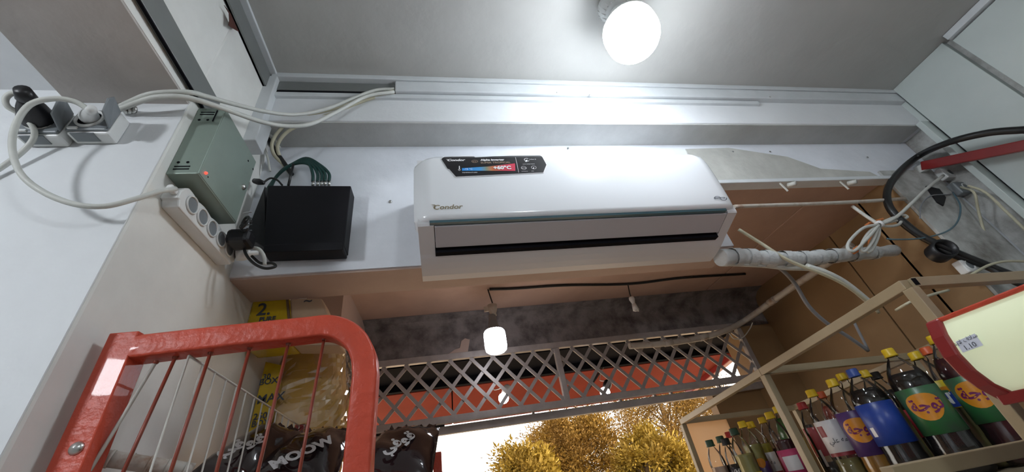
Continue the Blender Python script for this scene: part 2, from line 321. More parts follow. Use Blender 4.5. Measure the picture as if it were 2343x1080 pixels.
# black sheets paint in the shade above the awning and under the concrete beam
mb = MB(); mb.box(-0.9, 2.6, 2.36, 2.40, 0.60, 1.3); mb.box(-0.9, 2.6, 2.2, 2.4, 1.28, 1.32); mb.box(-0.6, 1.9, 2.068, 2.36, 0.645, 0.657); struct(mb.build('wall_shade_sheets', 'dark'))
mb = MB(); mb.box(-60, 60, 2.25, 120, -1.62, -1.55); struct(mb.build('ground', 'ground'))

# ================================================================== AIR CONDITIONER
AX0, AX1 = -0.062, 0.889
ACP = [(0.606,0.786),(0.612,0.7745),(0.65,0.771),(0.75,0.7715),(0.80,0.7735),(0.830,0.7775),(0.845,0.785),(0.853,0.80)]
def acy(z):
    for (z0,y0),(z1,y1) in zip(ACP, ACP[1:]):
        if z <= z1: return y0 + (y1-y0)*max(0,(z-z0))/(z1-z0)
    return ACP[-1][1]
def ac_pt(u, v, off=0.0):
    y = 0.772
    for _ in range(6): p = aty(u, v, y); y = acy(p.z) - off
    return aty(u, v, y)
ac = thing('air_conditioner', ((AX0+AX1)/2, 0.983, 0.545), 'white wall-mounted split air conditioner with black sticker on its front', 'air conditioner')
# front panel: swept profile whose side margins tuck in, corners rounded
def ac_panel():
    mb = MB(); rows = []
    zs = [0.606,0.609,0.613,0.622,0.64,0.68,0.72,0.76,0.79,0.81,0.825,0.835,0.843,0.849,0.853]
    xs = [0,0.002,0.006,0.013,0.025,0.05]
    W = AX1-AX0; cols = [AX0+x for x in xs] + [AX0+0.25*W, AX0+0.5*W, AX0+0.75*W] + [AX1-x for x in reversed(xs)]
    def inset(z):
        rt = 0.045; rb = 0.022; d = 0.0
        if z > 0.853-rt: t = z-(0.853-rt); d = rt-math.sqrt(max(0,rt*rt-t*t))
        if z < 0.606+rb: t = (0.606+rb)-z; d = max(d, rb-math.sqrt(max(0,rb*rb-t*t)))
        return d
    for z in zs:
        d = inset(z); row = []
        for i, x in enumerate(cols):
            k = (x-AX0)/W; xx = AX0+d + k*(W-2*d)
            e = min(x-AX0, AX1-x); tuck = 0.028*max(0, 1-e/0.05)**2.2
            row.append((xx, acy(z)+tuck, z))
        rows.append(row)
    n = len(cols); back = [[(x, 0.83, z) for x, y, z in r] for r in (rows[0], rows[-1])]
    vs = [v for r in rows for v in r]; fs = [(i*n+k, i*n+k+1, (i+1)*n+k+1, (i+1)*n+k) for i in range(len(rows)-1) for k in range(n-1)]
    mb.add(vs, fs, True)
    # rim back to the body
    loop = [rows[0][k] for k in range(n)] + [rows[i][-1] for i in range(1,len(rows))] + [rows[-1][k] for k in range(n-2,-1,-1)] + [rows[i][0] for i in range(len(rows)-2,0,-1)]
    L = len(loop); mb.add(loop + [(x, 0.835, z) for x, y, z in loop], [((i+1)%L, i, L+i, L+(i+1)%L) for i in range(L)], True)
    return mb
ac_panel().build('front_panel', 'ac', ac)
# body with bowed lower chin; opening for the louvre left as a recess
chin = [(0.879,0.5685),(0.890,0.5635),(0.908,0.557),(0.93,0.551),(0.955,0.546),(0.983,0.545)]
side = [(0.80,0.846),(0.79,0.604),(0.792,0.598),(0.81,0.592),(0.835,0.5835),(0.858,0.5755)]
mb = MB()
for xa, xb in ((AX0+0.010, -0.012), (0.848, AX1-0.010)):
    mb.prism([(xa,y,z) for y,z in side+[(0.879,0.5685),(0.983,0.5685),(0.983,0.846)]], (xb-xa,0,0))
mb.prism([(-0.012,y,z) for y,z in ((0.80,0.846),(0.795,0.604),(0.83,0.602),(0.90,0.60),(0.983,0.60),(0.983,0.846))], (0.86,0,0))
mb.prism([(AX0+0.010,y,z) for y,z in chin+[(0.983,0.565),(0.892,0.565)]], (AX1-AX0-0.020,0,0))
mb.build('body', 'ac_body', ac)
mb = MB(); mb.prism([(-0.010,y,z) for y,z in ((0.7935,0.6005),(0.7945,0.5965),(0.858,0.5745),(0.861,0.579),(0.80,0.602))], (0.856,0,0)); mb.build('louvre', 'ac_louvre', ac, bevel=0.0015)
mb = MB(); mb.box(-0.012, 0.848, 0.868, 0.93, 0.5655, 0.600); mb.build('air_outlet', 'dark', ac)
mb = MB(); mb.box(AX0+0.04, AX1-0.05, 0.781, 0.792, 0.600, 0.6075); mb.build('seam', 'teal', ac)
# sticker on the front
def drape(mb_v, name, m, parent, off):
    bm = bmesh.new(); vs = [bm.verts.new(Vector((p.x, 0, p.z))) for p in mb_v]; bm.faces.new(vs)
    for zz in (0.77,0.78,0.79,0.80,0.81,0.815,0.82,0.825,0.83,0.835,0.84):
        bmesh.ops.bisect_plane(bm, geom=bm.verts[:]+bm.edges[:]+bm.faces[:], plane_co=(0,0,zz), plane_no=(0,0,1))
    bm.verts.index_update(); mb = MB()
    mb.add([(v.co.x, acy(v.co.z)-off, v.co.z) for v in bm.verts], [tuple(v.index for v in f.verts) for f in bm.faces], True); bm.free()
    return mb.build(name, m, parent)
SK = [(1010,365),(1016,360),(1080,357),(1087,361),(1230,355),(1250,378),(1243,395),(1043,405),(1028,388),(1024,387)]
cu = sum(u for u,v in SK)/len(SK); cv = sum(v for u,v in SK)/len(SK)
SKE = [(cu+(u-cu)*1.012, cv+(v-cv)*1.06) for u,v in SK]
drape([ac_pt(u,v) for u,v in SKE], 'sticker_border', 'sticker_edge', ac, 0.0010)
stk = drape([ac_pt(u,v) for u,v in SK], 'sticker', 'sticker', ac, 0.0016)
def actext(name, s, u, v, size, m, sx=1.0, bold=0.0, shear=0.0, par=stk, off=0.0024):
    p = ac_pt(u, v); lettering(name, s, size, lambda x, y: Vector((p.x+x, acy(p.z+y)-off, p.z+y)), m, par, sx=sx, bold=bold, shear=shear)
actext('lettering', 'Condor', 1023, 370, 0.0135, 'white_ink', 1.15, 0.0006, 0.25)
actext('lettering', 'Alpha Inverter', 1100, 369, 0.0105, 'white_ink', 1.12, 0.0006)
actext('lettering', 'SUPER TROPICAL', 1100, 375.5, 0.0108, 'bronze_ink', 1.05, 0.0003)
def acquad(name, q, m, off=0.0022, par=stk):
    return drape([ac_pt(u,v) for u,v in q], name, m, par, off)
gm = bpy.data.materials.new('blue to red band'); gm.use_nodes = True; nt = gm.node_tree; tc = nt.nodes.new('ShaderNodeTexCoord'); sp = nt.nodes.new('ShaderNodeSeparateXYZ'); rp = nt.nodes.new('ShaderNodeValToRGB')
nt.links.new(tc.outputs['Generated'], sp.inputs[0]); nt.links.new(sp.outputs['X'], rp.inputs['Fac']); nt.links.new(rp.outputs['Color'], nt.nodes['Principled BSDF'].inputs['Base Color'])
e = rp.color_ramp.elements; e[0].position = 0.0; e[0].color = (0.02,0.27,0.75,1); e[1].position = 1.0; e[1].color = (0.62,0.03,0.08,1)
for ps, c in ((0.33,(0.05,0.30,0.65,1)),(0.45,(0.20,0.25,0.17,1)),(0.55,(0.55,0.18,0.07,1)),(0.75,(0.60,0.05,0.08,1))): k = e.new(ps); k.color = c
acquad('temperature_band', [(1057,386),(1120,382),(1178,375),(1179,392),(1057,392)], gm)
actext('lettering', '-15 °C', 1061, 390.2, 0.0095, 'white_ink', 1.0)
actext('lettering', '+60°C', 1129, 389, 0.0185, 'white_ink', 1.05, 0.0009, 0, off=0.0032)
actext('lettering', 'TEMPERATURE', 1057, 397.5, 0.0055, 'white_ink', 1.2)
actext('lettering', '4.5m II', 1211, 367, 0.0075, 'white_ink')
actext('lettering', 'LOW NOISE MODE', 1196, 377.5, 0.0038, 'white_ink', 1.1)
actext('lettering', 'GMCC', 1193, 387, 0.0055, 'white_ink'); actext('lettering', 'COMPRESSOR', 1193, 394, 0.003, 'white_ink'); actext('lettering', 'ECO', 1216, 393.5, 0.0035, 'white_ink')
def acring(u, v, r0, r1, m, a0=0, a1=360, ex=1.0):
    p = ac_pt(u,v); mb = MB(); N = 24; vs = []; 
    for k in range(N+1):
        t = math.radians(a0+(a1-a0)*k/N)
        for r in (r0, r1):
            z = p.z+r*math.sin(t); vs.append((p.x+r*ex*math.cos(t), acy(z)-0.0024, z))
    mb.add(vs, [(2*k,2*k+1,2*k+3,2*k+2) for k in range(N)], True); return mb
acring(1086,370.5,0.0058,0.0072,'bronze_ink',ex=1.3).build('alpha_badge', 'bronze_ink', stk)
actext('lettering', 'α', 1081.5, 373.5, 0.014, 'bronze_ink', 1.2, 0.0004)
acring(1205,367,0.0065,0.0082,'white_ink',40,330).build('energy_icon', 'white_ink', stk)
actext('lettering', '/', 1203, 371, 0.010, 'white_ink', 1.6, 0.0012)
acring(1198,385.5,0.0062,0.0070,'white_ink',ex=1.1).build('round_icon', 'white_ink', stk); acring(1221,384.5,0.0062,0.0070,'white_ink',ex=1.1).build('round_icon', 'white_ink', stk)
actext('lettering', '/', 1219.5, 387.5, 0.008, 'white_ink', 1.5, 0.0006)
acquad('divider_line', [(1178.5,361),(1179.5,361),(1187,396),(1186,396)], 'ink')
acring(1051,390,0.0022,0.0032,'white_ink').build('thermometer_icon', 'white_ink', stk)
acquad('thermometer_icon', [(1050,381),(1052,381),(1052.5,388),(1050,388)], 'white_ink')
for k in range(3):   # wing mark before the name
    acquad('wing_mark', [(1020+k*1.2,365+k*1.6),(1027,366+k*1.6),(1027,367.2+k*1.6)], 'white_ink')
    drape([ac_pt(985+k*2,468+k*3), ac_pt(996,469+k*3), ac_pt(996,471.2+k*3)] , 'wing_logo', 'gold_ink', ac, 0.0012)
actext('brand_lettering', 'Condor', 990, 480, 0.0195, 'gold_ink', 1.2, 0.0003, 0.2, ac, 0.0012)
actext('brand_lettering', 'INVERTER', 1636, 456, 0.0085, 'dark_ink', 0.95, 0.0002, 0, ac, 0.0016)
p = ac_pt(1642,452)
for (u,v,a0,a1) in ((1642,455,20,190),(1654,454,200,370)):
    mb = acring(u,v,0.0068,0.0084,'dark_ink',a0,a1,1.5); mb.v = [Vector((q.x, q.y+0.0008, q.z)) for q in mb.v]; mb.build('brand_arc', 'dark_ink', ac)

# insulated pipe run leaving the unit
P = catmull(pts([(1648,590,'y',0.955),(1700,588,'y',0.97),(1770,592,'y',0.975),(1840,592,'y',0.985),(1900,586,'y',1.0),(1980,580,'y',1.03),(2045,573,'y',1.07)]), 12)
pr = thing('refrigerant_pipe', P[len(P)//2], 'white tape-wrapped pipe running right from the air conditioner', 'pipe')
mb = MB(); mb.tube(P, 0.027, 16, rf=lambda t: 0.0275-0.006*t+0.0022*math.sin(t*46)); mb.build('insulated_tube', 'wrap', pr)
for k in range(9):
    i = 6 + k*7; mb = MB(); d = (P[i+1]-P[i]).normalized(); mb.tube([P[i], P[i]+d*0.035], 0.0312-0.006*i/len(P), 16, cap=False); mb.build('tape_band', 'wrap', pr)
P = catmull(pts([(1660,602,'y',0.965),(1740,606,'y',0.985),(1800,612,'y',0.99),(1850,614,'y',0.995),(1875,620,'y',1.0)]), 8)
mb = MB(); mb.tube(P, 0.010, 10); tag(mb.build('drain_hose', 'cable_w'), 'thin white drain hose below the taped pipe', 'hose')

# ================================================================== LAMPS
def ceiling_bulb(x, y, zc, label, m, R=0.084):
    t = thing('ceiling_bulb', (x,y,zc), label, 'lamp')
    mb = MB(); mb.lathe([(0.0,0),(0.05,0),(0.055,-0.008),(0.052,-0.03),(0.040,-0.05),(0.032,-0.062),(0,-0.062)], (x,y,zc), seg=32); base = mb.build('lamp_holder', 'white_pl', t)
    for k in range(18):
        a = k*math.tau/18; d = Vector((math.cos(a), math.sin(a), 0)); c = Vector((x,y,zc))
        mb = MB(); mb.bar(c+d*0.054+Vector((0,0,-0.012)), c+d*0.041+Vector((0,0,-0.052)), 0.004, 0.006, up=d); mb.build('rib', 'white_pl', base)
    z = zc-0.060
    mb = MB(); mb.lathe([(0.0,0),(0.028,0),(0.032,-0.015),(0.045,-0.040),(0.070,-0.075),(R*0.97,-0.098),(R*0.97,-0.102),(0,-0.102)], (x,y,z), seg=32); mb.build('heat_sink', 'white_pl', t)
    prof = [(0.0,-0.102),(R*0.96,-0.102),(R,-0.115)] + [(R*math.cos(q), -0.150-R*0.95*math.sin(q)) for q in [k*math.pi/2/8 for k in range(9)]]
    mb = MB(); mb.lathe(prof, (x,y,z), seg=32); mb.build('globe', m, t)
    return t
ceiling_bulb(0.632, 0.553, CE, 'large glowing bulb on the grey ceiling above the air conditioner', 'glass_hot')
ceiling_bulb(0.75, -1.45, CE, 'glowing ceiling bulb further back in the shop, behind the viewer', 'glass_hot2')
ceiling_bulb(-1.45, -0.55, 0.913, 'glowing bulb on the low side ceiling left of the beam', 'glass_hot3')

def pendant(x, y, z0, zb, lab):
    t = thing('pendant_bulb', (x,y,zb-0.10), lab, 'lamp')
    mb = MB(); mb.tube(catmull([(x-0.004,y,z0),(x+0.003,y,z0-0.04),(x+0.012,y,zb+0.13)], 5), 0.0035, 6); mb.build('cord', 'cable_k', t)
    mb = MB(); mb.lathe([(0.0,0.13),(0.024,0.13),(0.022,0.105),(0.015,0.085),(0.017,0.075),(0.0,0.075)], (x+0.006,y,zb), seg=20); mb.box(x-0.035,x-0.012,y-0.008,y+0.008,zb+0.10,zb+0.122); mb.build('lamp_holder', 'conduit', t)
    mb = MB(); mb.lathe([(0,0.078),(0.018,0.078),(0.020,0.045),(0.022,0.04),(0.024,0.022),(0.044,0.0),(0.046,-0.002),(0,-0.002)], (x,y,zb), seg=24); mb.build('collar', 'grey_pl', t)
    mb = MB(); mb.lathe([(0,0.0),(0.044,0.0),(0.050,-0.010),(0.0515,-0.03),(0.0515,-0.075),(0.048,-0.095),(0.036,-0.105),(0,-0.107)], (x,y,zb), seg=28); mb.build('globe', 'glass_pend', t)
pendant(0.232, 1.716, PC, 0.662, 'lit white pendant bulb hanging in front of the lattice transom')
t = thing('lamp_holder', (1.05,1.78,0.70), 'empty white lamp holder dangling from the porch ceiling', 'lamp holder')
hp = pts([(1437,652,'y',1.78),(1441,672,'y',1.78),(1446,685,'y',1.78),(1458,716,'y',1.78)])
mb = MB(); mb.tube(hp[:3], 0.003, 6); mb.build('cord', 'cable_k', t)
ax = (hp[3]-hp[2]).normalized()
mb = MB(); mb.lathe([(0,0),(0.014,0),(0.016,0.012),(0.010,0.03),(0.009,0.042),(0,0.042)], hp[2]-ax*0.012, ax, 16); mb.build('holder', 'white_pl', t)
mb = MB(); mb.lathe([(0,0.04),(0.011,0.04),(0.017,0.075),(0.0,0.075)], hp[2]-ax*0.012, ax, 16); mb.build('socket_mouth', 'white_pl', t)
for k in range(3):
    mb = MB(); mb.frame(hp[2]-ax*0.012+ax*0.078+Vector((0.009*(k-1),-0.004,0)), (1,0,0), ax, (0,1,0), 0.005, 0.014, 0.006); mb.build('prong', 'white_pl', t)
cable('ceiling_cable', [(1120,662,'z',0.874),(1180,660,'z',0.874),(1290,653,'z',0.874),(1440,650,'z',0.874),(1560,636,'z',0.874),(1705,627,'z',0.874)], 0.007, 'cable_k', 'black cable strung along the porch ceiling to the pendant bulb')
for k, (u, v, up, d) in enumerate(((1152,912,(1132,842),2.30), (1384,898,(1385,815),2.30))):
    c = aty(u, v, d)
    t = thing('porch_bulb', c, ('small lit bulb under the red awning, nearer the red rack', 'small lit bulb under the red awning, nearer the drinks rack')[k], 'lamp', 'bulbs under the awning')
    ax = Vector((0.45 if k == 0 else 0.55, 0.0, 0.8)).normalized()
    mb = MB(); mb.lathe([(0,-0.026),(0.012,-0.026),(0.024,-0.016),(0.030,0.0),(0.028,0.014),(0.018,0.026),(0,0.028)], c, ax, 20); mb.build('globe', 'glass_pend', t)
    mb = MB(); mb.lathe([(0,0.02),(0.022,0.022),(0.026,0.05),(0.022,0.07),(0.012,0.08),(0,0.08)], c, ax, 18); mb.build('holder', 'white_pl' if k == 0 else 'black', t)
    q = Vector((aty(up[0], up[1], d).x, 2.375, 0.603)); mb = MB(); mb.tube(catmull([c+ax*0.08, (c+q)/2+Vector((-0.03,0,0)), q], 5), 0.0025, 6); mb.build('cord', 'cable_w', t)

# ================================================================== GATE TRANSOM
GY = 2.035; gx0, gx1, gz0, gz1 = -0.43, 1.765, 0.372, 0.645
g = thing('lattice_gate', (0.66,GY,gz0), 'grey steel transom of crossed diamond slats above the doorway', 'gate')
for a, b in (((gx0-.02,gz1+0.017),(gx1+.02,gz1+0.017)), ((gx0-.02,gz0-0.012),(gx1+.02,gz0-0.012))):
    mb = MB(); mb.bar((a[0],GY,a[1]), (b[0],GY,b[1]), 0.03, 0.032); mb.build('rail', 'steel', g, bevel=0.002)
for x in (gx0, 0.605, gx1):
    mb = MB(); mb.bar((x,GY,gz0), (x,GY,gz1), 0.03, 0.03, up=(0,1,0)); mb.build('post', 'steel', g, bevel=0.002)
H = gz1-gz0; dx = 0.88*H; pitch = 0.112
for fam in (1, -1):
    k = -3
    while gx0+k*pitch < gx1+0.3:
        xa = gx0+k*pitch; xb = xa+dx; 
        # slat from bottom to top, clipped to the frame
        p0, p1 = (xa, 0.0), (xb, 1.0)
        t0 = max(0.0, (gx0-xa)/dx); t1 = min(1.0, (gx1-xa)/dx); k += 1
        if t1-t0 < 0.08: continue
        q = [(xa+dx*t, (gz0+H*t) if fam == 1 else (gz1-H*t)) for t in (t0, t1)]
        y = GY + 0.004*fam
        mb = MB(); mb.bar((q[0][0],y,q[0][1]), (q[1][0],y,q[1][1]), 0.017, 0.006, up=(0,1,0)); mb.build('slat', 'steel', g)
mb = MB(); mb.box(-0.60, 1.80, 2.06, 2.09, 0.302, 0.338)
lt = mb.build('door_lintel_bar', 'steel', bevel=0.003); tag(lt, 'weathered steel bar hanging just below the lattice transom', 'bar')
for x in (-0.2, 0.42, 0.9, 1.1, 1.2, 1.5):
    mb = MB(); mb.box(x, x+0.012, 2.065, 2.085, 0.338, 0.362); mb.build('hanger', 'steel', lt)
mb = MB(); mb.box(-0.55, -0.02, 2.10, 2.14, 0.335, 0.375); tag(mb.build('shutter_edge', 'black', bevel=0.003), 'black bar behind the lattice at lower left', 'bar')
# peeling cardboard patch on the concrete
mb = MB(); q = [aty(u,v,2.052) for u,v in ((1022,813),(1040,800),(1052,796),(1056,780),(1064,774),(1075,777),(1070,808))]; mb.prism(q, (0,0.006,0)); tag(mb.build('plaster_flap', 'porch'), 'pale tongue of peeling plaster on the dark concrete beam', 'plaster')

# awning of red sheets
aw = thing('awning', (0.6,2.45,0.6), 'red sheet awning sloping down outside behind the lattice', 'awning')
A0, A1 = Vector((0,2.42,0.600)), Vector((0,3.12,0.518))
xs = [-1.1, 0.03, 0.98, 1.97]
for i in range(3):
    xa, xb = xs[i]+0.004, xs[i+1]-0.004
    dn = (A1-A0).normalized(); nn = Vector((0, dn.z, -dn.y))
    for t0, t1 in ((0.0,0.80),(0.808,1.0)):
        a = A0+(A1-A0)*t0; b = A0+(A1-A0)*t1
        mb = MB(); mb.prism([(xa,a.y,a.z),(xb,a.y,a.z),(xb,b.y,b.z),(xa,b.y,b.z)], (0,0,0.02)); mb.build('sheet', 'awning', aw, bevel=0.002)
mb = MB(); mb.prism([(-1.1,2.42,0.622),(1.97,2.42,0.622),(1.97,3.12,0.540),(-1.1,3.12,0.540)], (0,0,0.01)); mb.build('backing', 'dark', aw)
mb = MB(); mb.bar((0.985,2.43,0.592), (0.985,2.98,0.526), 0.012, 0.008); mb.build('slot', 'dark', aw)
mb = MB(); mb.bar((1.97,2.42,0.59), (1.97,3.12,0.508), 0.05, 0.05); mb.build('edge_bar', 'red_dark', aw, bevel=0.004)

# ================================================================== TREES OUTSIDE
def tree(x, y, ztop, rad, hgt, n, leaf, label, seed, dens=1.0):
    rd = random.Random(seed); t = thing('tree', (x,y,-1.55), label, 'tree', 'trees in the street')
    mb = MB(); mb.tube(catmull([(x,y,-1.55),(x+0.1,y,-0.6),(x-0.05,y,ztop-hgt*0.4),(x,y,ztop-0.1)], 4), 0.1, 7, rf=lambda u: 0.16*(1-u)+0.02)
    def crown(f): return rad*(0.18+0.82*min(1.0,f*1.25)**0.6)
    tips = []
    for k in range(40):
        a = rd.uniform(0,math.tau); f = rd.uniform(0.05,0.95); zz = ztop-hgt*f; r = crown(f)
        e = Vector((x+math.cos(a)*r*0.9, y+math.sin(a)*r*0.9, zz)); tips.append((e, f))
        mb.tube([(x,y,zz-0.22*hgt), ((x+e.x)/2,(y+e.y)/2,zz-0.08*hgt), e], 0.02, 5, rf=lambda u: 0.030*(1-u)+0.005)
    mb.build('branches', 'bark', t)
    vs = []; fs = []
    clumps = []
    for _ in range(int(70*dens)):
        f = rd.random()**0.8; a = rd.uniform(0,math.tau); r = crown(f)*math.sqrt(rd.uniform(0.15,1.0)); clumps.append((Vector((x+math.cos(a)*r, y+math.sin(a)*r, ztop-hgt*f)), rad*rd.uniform(0.07,0.17)))
    clumps += [(e, rad*0.12) for e, f in tips]
    for i in range(n):
        c, R = clumps[rd.randrange(len(clumps))]
        o_ = Vector((rd.gauss(0,1), rd.gauss(0,1), rd.gauss(0,0.8)))
        p = c + o_*R*0.75
        d = (o_*0.5 + Vector((rd.gauss(0,0.6), rd.gauss(0,0.6), rd.uniform(-0.2,1.0)))).normalized(); L = rd.uniform(0.03,0.07)*(1.0 if rd.random()>0.12 else 2.0); a = d.cross(Vector((rd.random(),rd.random(),rd.random()))).normalized()*rd.uniform(0.008,0.016)
        o = len(vs); vs += [p-a*0.3, p+d*L*0.5+a, p+d*L, p+d*L*0.5-a]; fs.append((o,o+1,o+2,o+3))
    mb = MB(); mb.add(vs, fs); f = mb.build('foliage', leaf, t); f['kind'] = 'stuff'
    return t
tree(2.62, 9.2, 1.34, 1.70, 2.5, 110000, 'leaf', 'tallest dark golden tree in the street, filling the middle of the doorway', 3, 1.8)
tree(0.92, 5.9, 0.52, 0.80, 1.6, 48000, 'leaf2', 'low yellow-green bushy tree left of the tallest tree', 5, 1.2)
tree(2.80, 6.0, 0.52, 0.82, 1.6, 52000, 'leaf2', 'yellow bushy tree in front and right of the tallest tree', 8, 1.2)
tree(6.5, 11.9, 3.4, 2.3, 5.0, 120000, 'leaf', 'golden tree at right, reaching up behind the lattice', 11, 3.2)
tree(-0.15, 6.5, 0.42, 0.30, 0.9, 1500, 'leaf3', 'sparse rust-coloured twiggy bush beside the chocolate bread packs', 13)

# ================================================================== LEFT WALL ELECTRICS
def socket_box(u, v, label, lid_dir, plug):
    c = aty(u, v, 0.634); t = thing('wall_socket', c, label, 'socket', 'sockets on the white pillar')
    x, z = c.x, c.z
    mb = MB(); mb.prism([(x-0.036,0.634,z-0.034),(x+0.036,0.634,z-0.034),(x+0.036,0.634,z+0.034),(x-0.036,0.634,z+0.034)], (0,-0.030,0)); mb.build('box', 'white_pl', t, bevel=0.004)
    mb = MB(); mb.box(x-0.035,x+0.035,0.598,0.6045,z-0.030,z+0.033); mb.build('faceplate', 'grey_pl', t, bevel=0.003)
    mb = MB(); mb.box(x-0.028,x+0.012,0.6035,0.625,z-0.0355,z-0.033); mb.build('window', 'grey_pl', t)
    mb = MB(); mb.lathe([(0.021,-0.003),(0.021,0.004),(0.025,0.004),(0.025,-0.003)], (x-0.004,0.598,z+0.002), (0,-1,0), 24); mb.build('socket_ring', 'white_pl', t)
    mb = MB(); mb.lathe([(0,0.0),(0.020,0.0)], (x-0.004,0.5975,z+0.002), (0,-1,0), 24); mb.build('socket_well', 'dark', t)
    # hinged lid standing open to the side
    mb = MB(); mb.prism([(x+0.036,0.600,z-0.026),(x+0.036,0.600,z+0.030),(x+0.050,0.560,z+0.026),(x+0.050,0.552,z+0.010),(x+0.048,0.560,z-0.022)], (0.003,0.001,0)); mb.build('lid', 'grey_pl', t, bevel=0.002)
    mb = MB(); mb.box(x-0.030,x-0.014,0.5955,0.5985,z-0.029,z-0.024); mb.build('clip', 'white_pl', t)
    return c
s1 = socket_box(132, 312, 'grey-fronted white socket holding the black plug', 1, 'k')
s2 = socket_box(240, 306, 'grey-fronted white socket holding the white plug', 1, 'w')
# plugs
def plug(c, tip, m, label, r0, r1, name='power_plug'):
    c = Vector(c); tip = Vector(tip); L = (tip-c).length; ax = (tip-c).normalized()
    t = thing(name, c, label, 'plug')
    mb = MB(); mb.lathe([(0,0),(r0,0),(r0*1.05,L*0.15),(r0*0.92,L*0.35),(r0*0.80,L*0.6),(r1*1.1,L*0.9),(r1,L),(0,L)], c, ax, 20); mb.build('body', m, t)
    mb = MB(); mb.lathe([(r1,L),(r1*1.15,L+0.002),(r1*0.9,L+0.022),(0,L+0.022)], c, ax, 14); mb.build('strain_relief', m, t)
    return t
plug((s1.x-0.006,0.594,s1.z+0.003), aty(62,226,0.545), 'black', 'bulky black plug in the left socket', 0.026, 0.013)
plug((s2.x-0.004,0.594,s2.z+0.003), aty(208,255,0.565), 'white_pl', 'small white plug with a loose cable loop', 0.015, 0.008)
cable('black_plug_cable', [(60,222,'y',0.545),(34,212,'y',0.545),(14,224,'y',0.55),(18,244,'y',0.56),(48,262,'y',0.575),(76,292,'y',0.59),(76,318,'y',0.605),(50,348,'y',0.615),(0,385,'y',0.622),(-60,420,'y',0.625)], 0.0050, 'cable_w', 'white flex running from the black plug off to the left')
cable('extension_cable', [(204,252,'y',0.563),(170,232,'y',0.55),(120,226,'y',0.54),(68,240,'y',0.54),(36,286,'y',0.55),(28,340,'y',0.56),(48,398,'y',0.57),(100,440,'y',0.58),(170,467,'y',0.59),(240,472,'y',0.60),(310,455,'y',0.615),(365,438,'y',0.635),(402,432,'y',0.66)], 0.0050, 'cable_w', 'white flex hanging in a big loop from socket to power strip')
# knot of wire hung on a clamp
kc = aty(292, 250, 0.628)
t = thing('cable_clamp', kc, 'shiny metal clamp holding the white cables at the beam corner', 'clamp')
for k in range(5):
    p = kc + Vector((0.008*k-0.012, -0.008, 0.006*math.sin(k*2.1)-0.004*k)); mb = MB(); mb.lathe([(0.003,-0.002),(0.0075,-0.004),(0.009,0),(0.0075,0.004),(0.003,0.002)], p, (0.6,0.3*k-0.5,0.5), 12); mb.build('ring', 'screw', t)
w1 = [(268,248,'y',0.622),(300,232,'y',0.60),(350,214,'y',0.585),(430,211,'y',0.592),(470,220,'y',0.625),(520,234,'y',0.665),(610,256,'y',0.75),(680,262,'y',0.80),(750,248,'y',0.83),(820,220,'y',0.846),(862,206,'y',0.852),(902,204,'y',0.858)]
w2 = [(270,252,'y',0.622),(310,236,'y',0.60),(360,222,'y',0.585),(430,224,'y',0.588),(510,248,'y',0.635),(590,276,'y',0.72),(650,288,'y',0.77),(710,284,'y',0.80),(770,256,'y',0.83),(840,220,'y',0.846),(902,210,'y',0.855)]
cable('white_cable', w1, 0.0058, 'cable_w', 'upper of two white cables sagging from clamp to ceiling duct', 'cables to the ceiling duct')
cable('white_cable', w2, 0.0060, 'cable_w', 'lower of two white cables sagging from clamp to ceiling duct', 'cables to the ceiling duct')
cable('white_cable', [(902,208,'y',0.860),(830,226,'y',0.865),(760,250,'y',0.87),(700,268,'y',0.88),(650,290,'y',0.90),(624,322,'y',0.92),(626,352,'y',0.945),(648,376,'y',0.965),(662,395,'y',0.975)], 0.0055, 'cable_y', 'outer yellowed cable curving from duct down behind recorder', 'cables to the recorder')
cable('white_cable', [(902,212,'y',0.862),(840,228,'y',0.868),(770,256,'y',0.875),(710,276,'y',0.885),(660,300,'y',0.905),(636,330,'y',0.93),(640,358,'y',0.955),(656,384,'y',0.975)], 0.0055, 'cable_y', 'inner yellowed cable curving from duct down behind recorder', 'cables to the recorder')
cable('black_cable', [(584,280,'y',0.93),(604,302,'y',0.94),(628,342,'y',0.95),(655,380,'y',0.965),(668,400,'y',0.975)], 0.0075, 'cable_k', 'black cable descending behind the yellowed cables')
cable('white_cable', [(580,312,'y',0.91),(600,302,'y',0.915),(622,312,'y',0.92),(640,338,'y',0.94)], 0.004, 'cable_w', 'short white cable arching beside the corner trunking')
cable('white_cable', [(578,316,'y',0.91),(600,330,'y',0.93),(612,360,'y',0.95),(618,392,'y',0.965)], 0.0035, 'cable_w', 'thin white cable dropping beside the corner trunking')

# power supply box
XF = -0.500
b0 = atx(452,397,XF); b1 = atx(540,512,XF); tz = atx(523,258,XF).z
y0, y1, z0, z1 = b0.y, b1.y, (b0.z+b1.z)/2, tz
ps = thing('power_supply_box', (-0.53,(y0+y1)/2,z0), 'grey-green steel power supply box with red indicator light', 'electrical box')
mb = MB(); mb.box(-0.560, XF, y0, y1, z0, z1); mb.build('case', 'psu', ps, bevel=0.002)
mb = MB(); mb.box(XF-0.002, XF+0.0012, y0+0.002, y1-0.002, z0+0.003, z1-0.003); mb.build('cover', 'psu', ps, bevel=0.0008)
def dot(u, v, x, r, m, name, par, d=0.003):
    c = atx(u,v,x); mb = MB(); mb.lathe([(0,d),(r*0.7,d*0.9),(r,d*0.3),(r,0)], c, (1,0,0), 14); return mb.build(name, m, par)
dot(470,396,XF+0.0012,0.0032,'led','indicator_light',ps,0.004); dot(556,428,XF+0.0012,0.008,'screw','lock',ps,0.006); dot(476,405,XF+0.0012,0.002,'dark','hole',ps,0.0005); dot(568,368,XF+0.0012,0.003,'dark','hole',ps,0.0005); dot(579,387,XF+0.0012,0.003,'dark','hole',ps,0.0005)
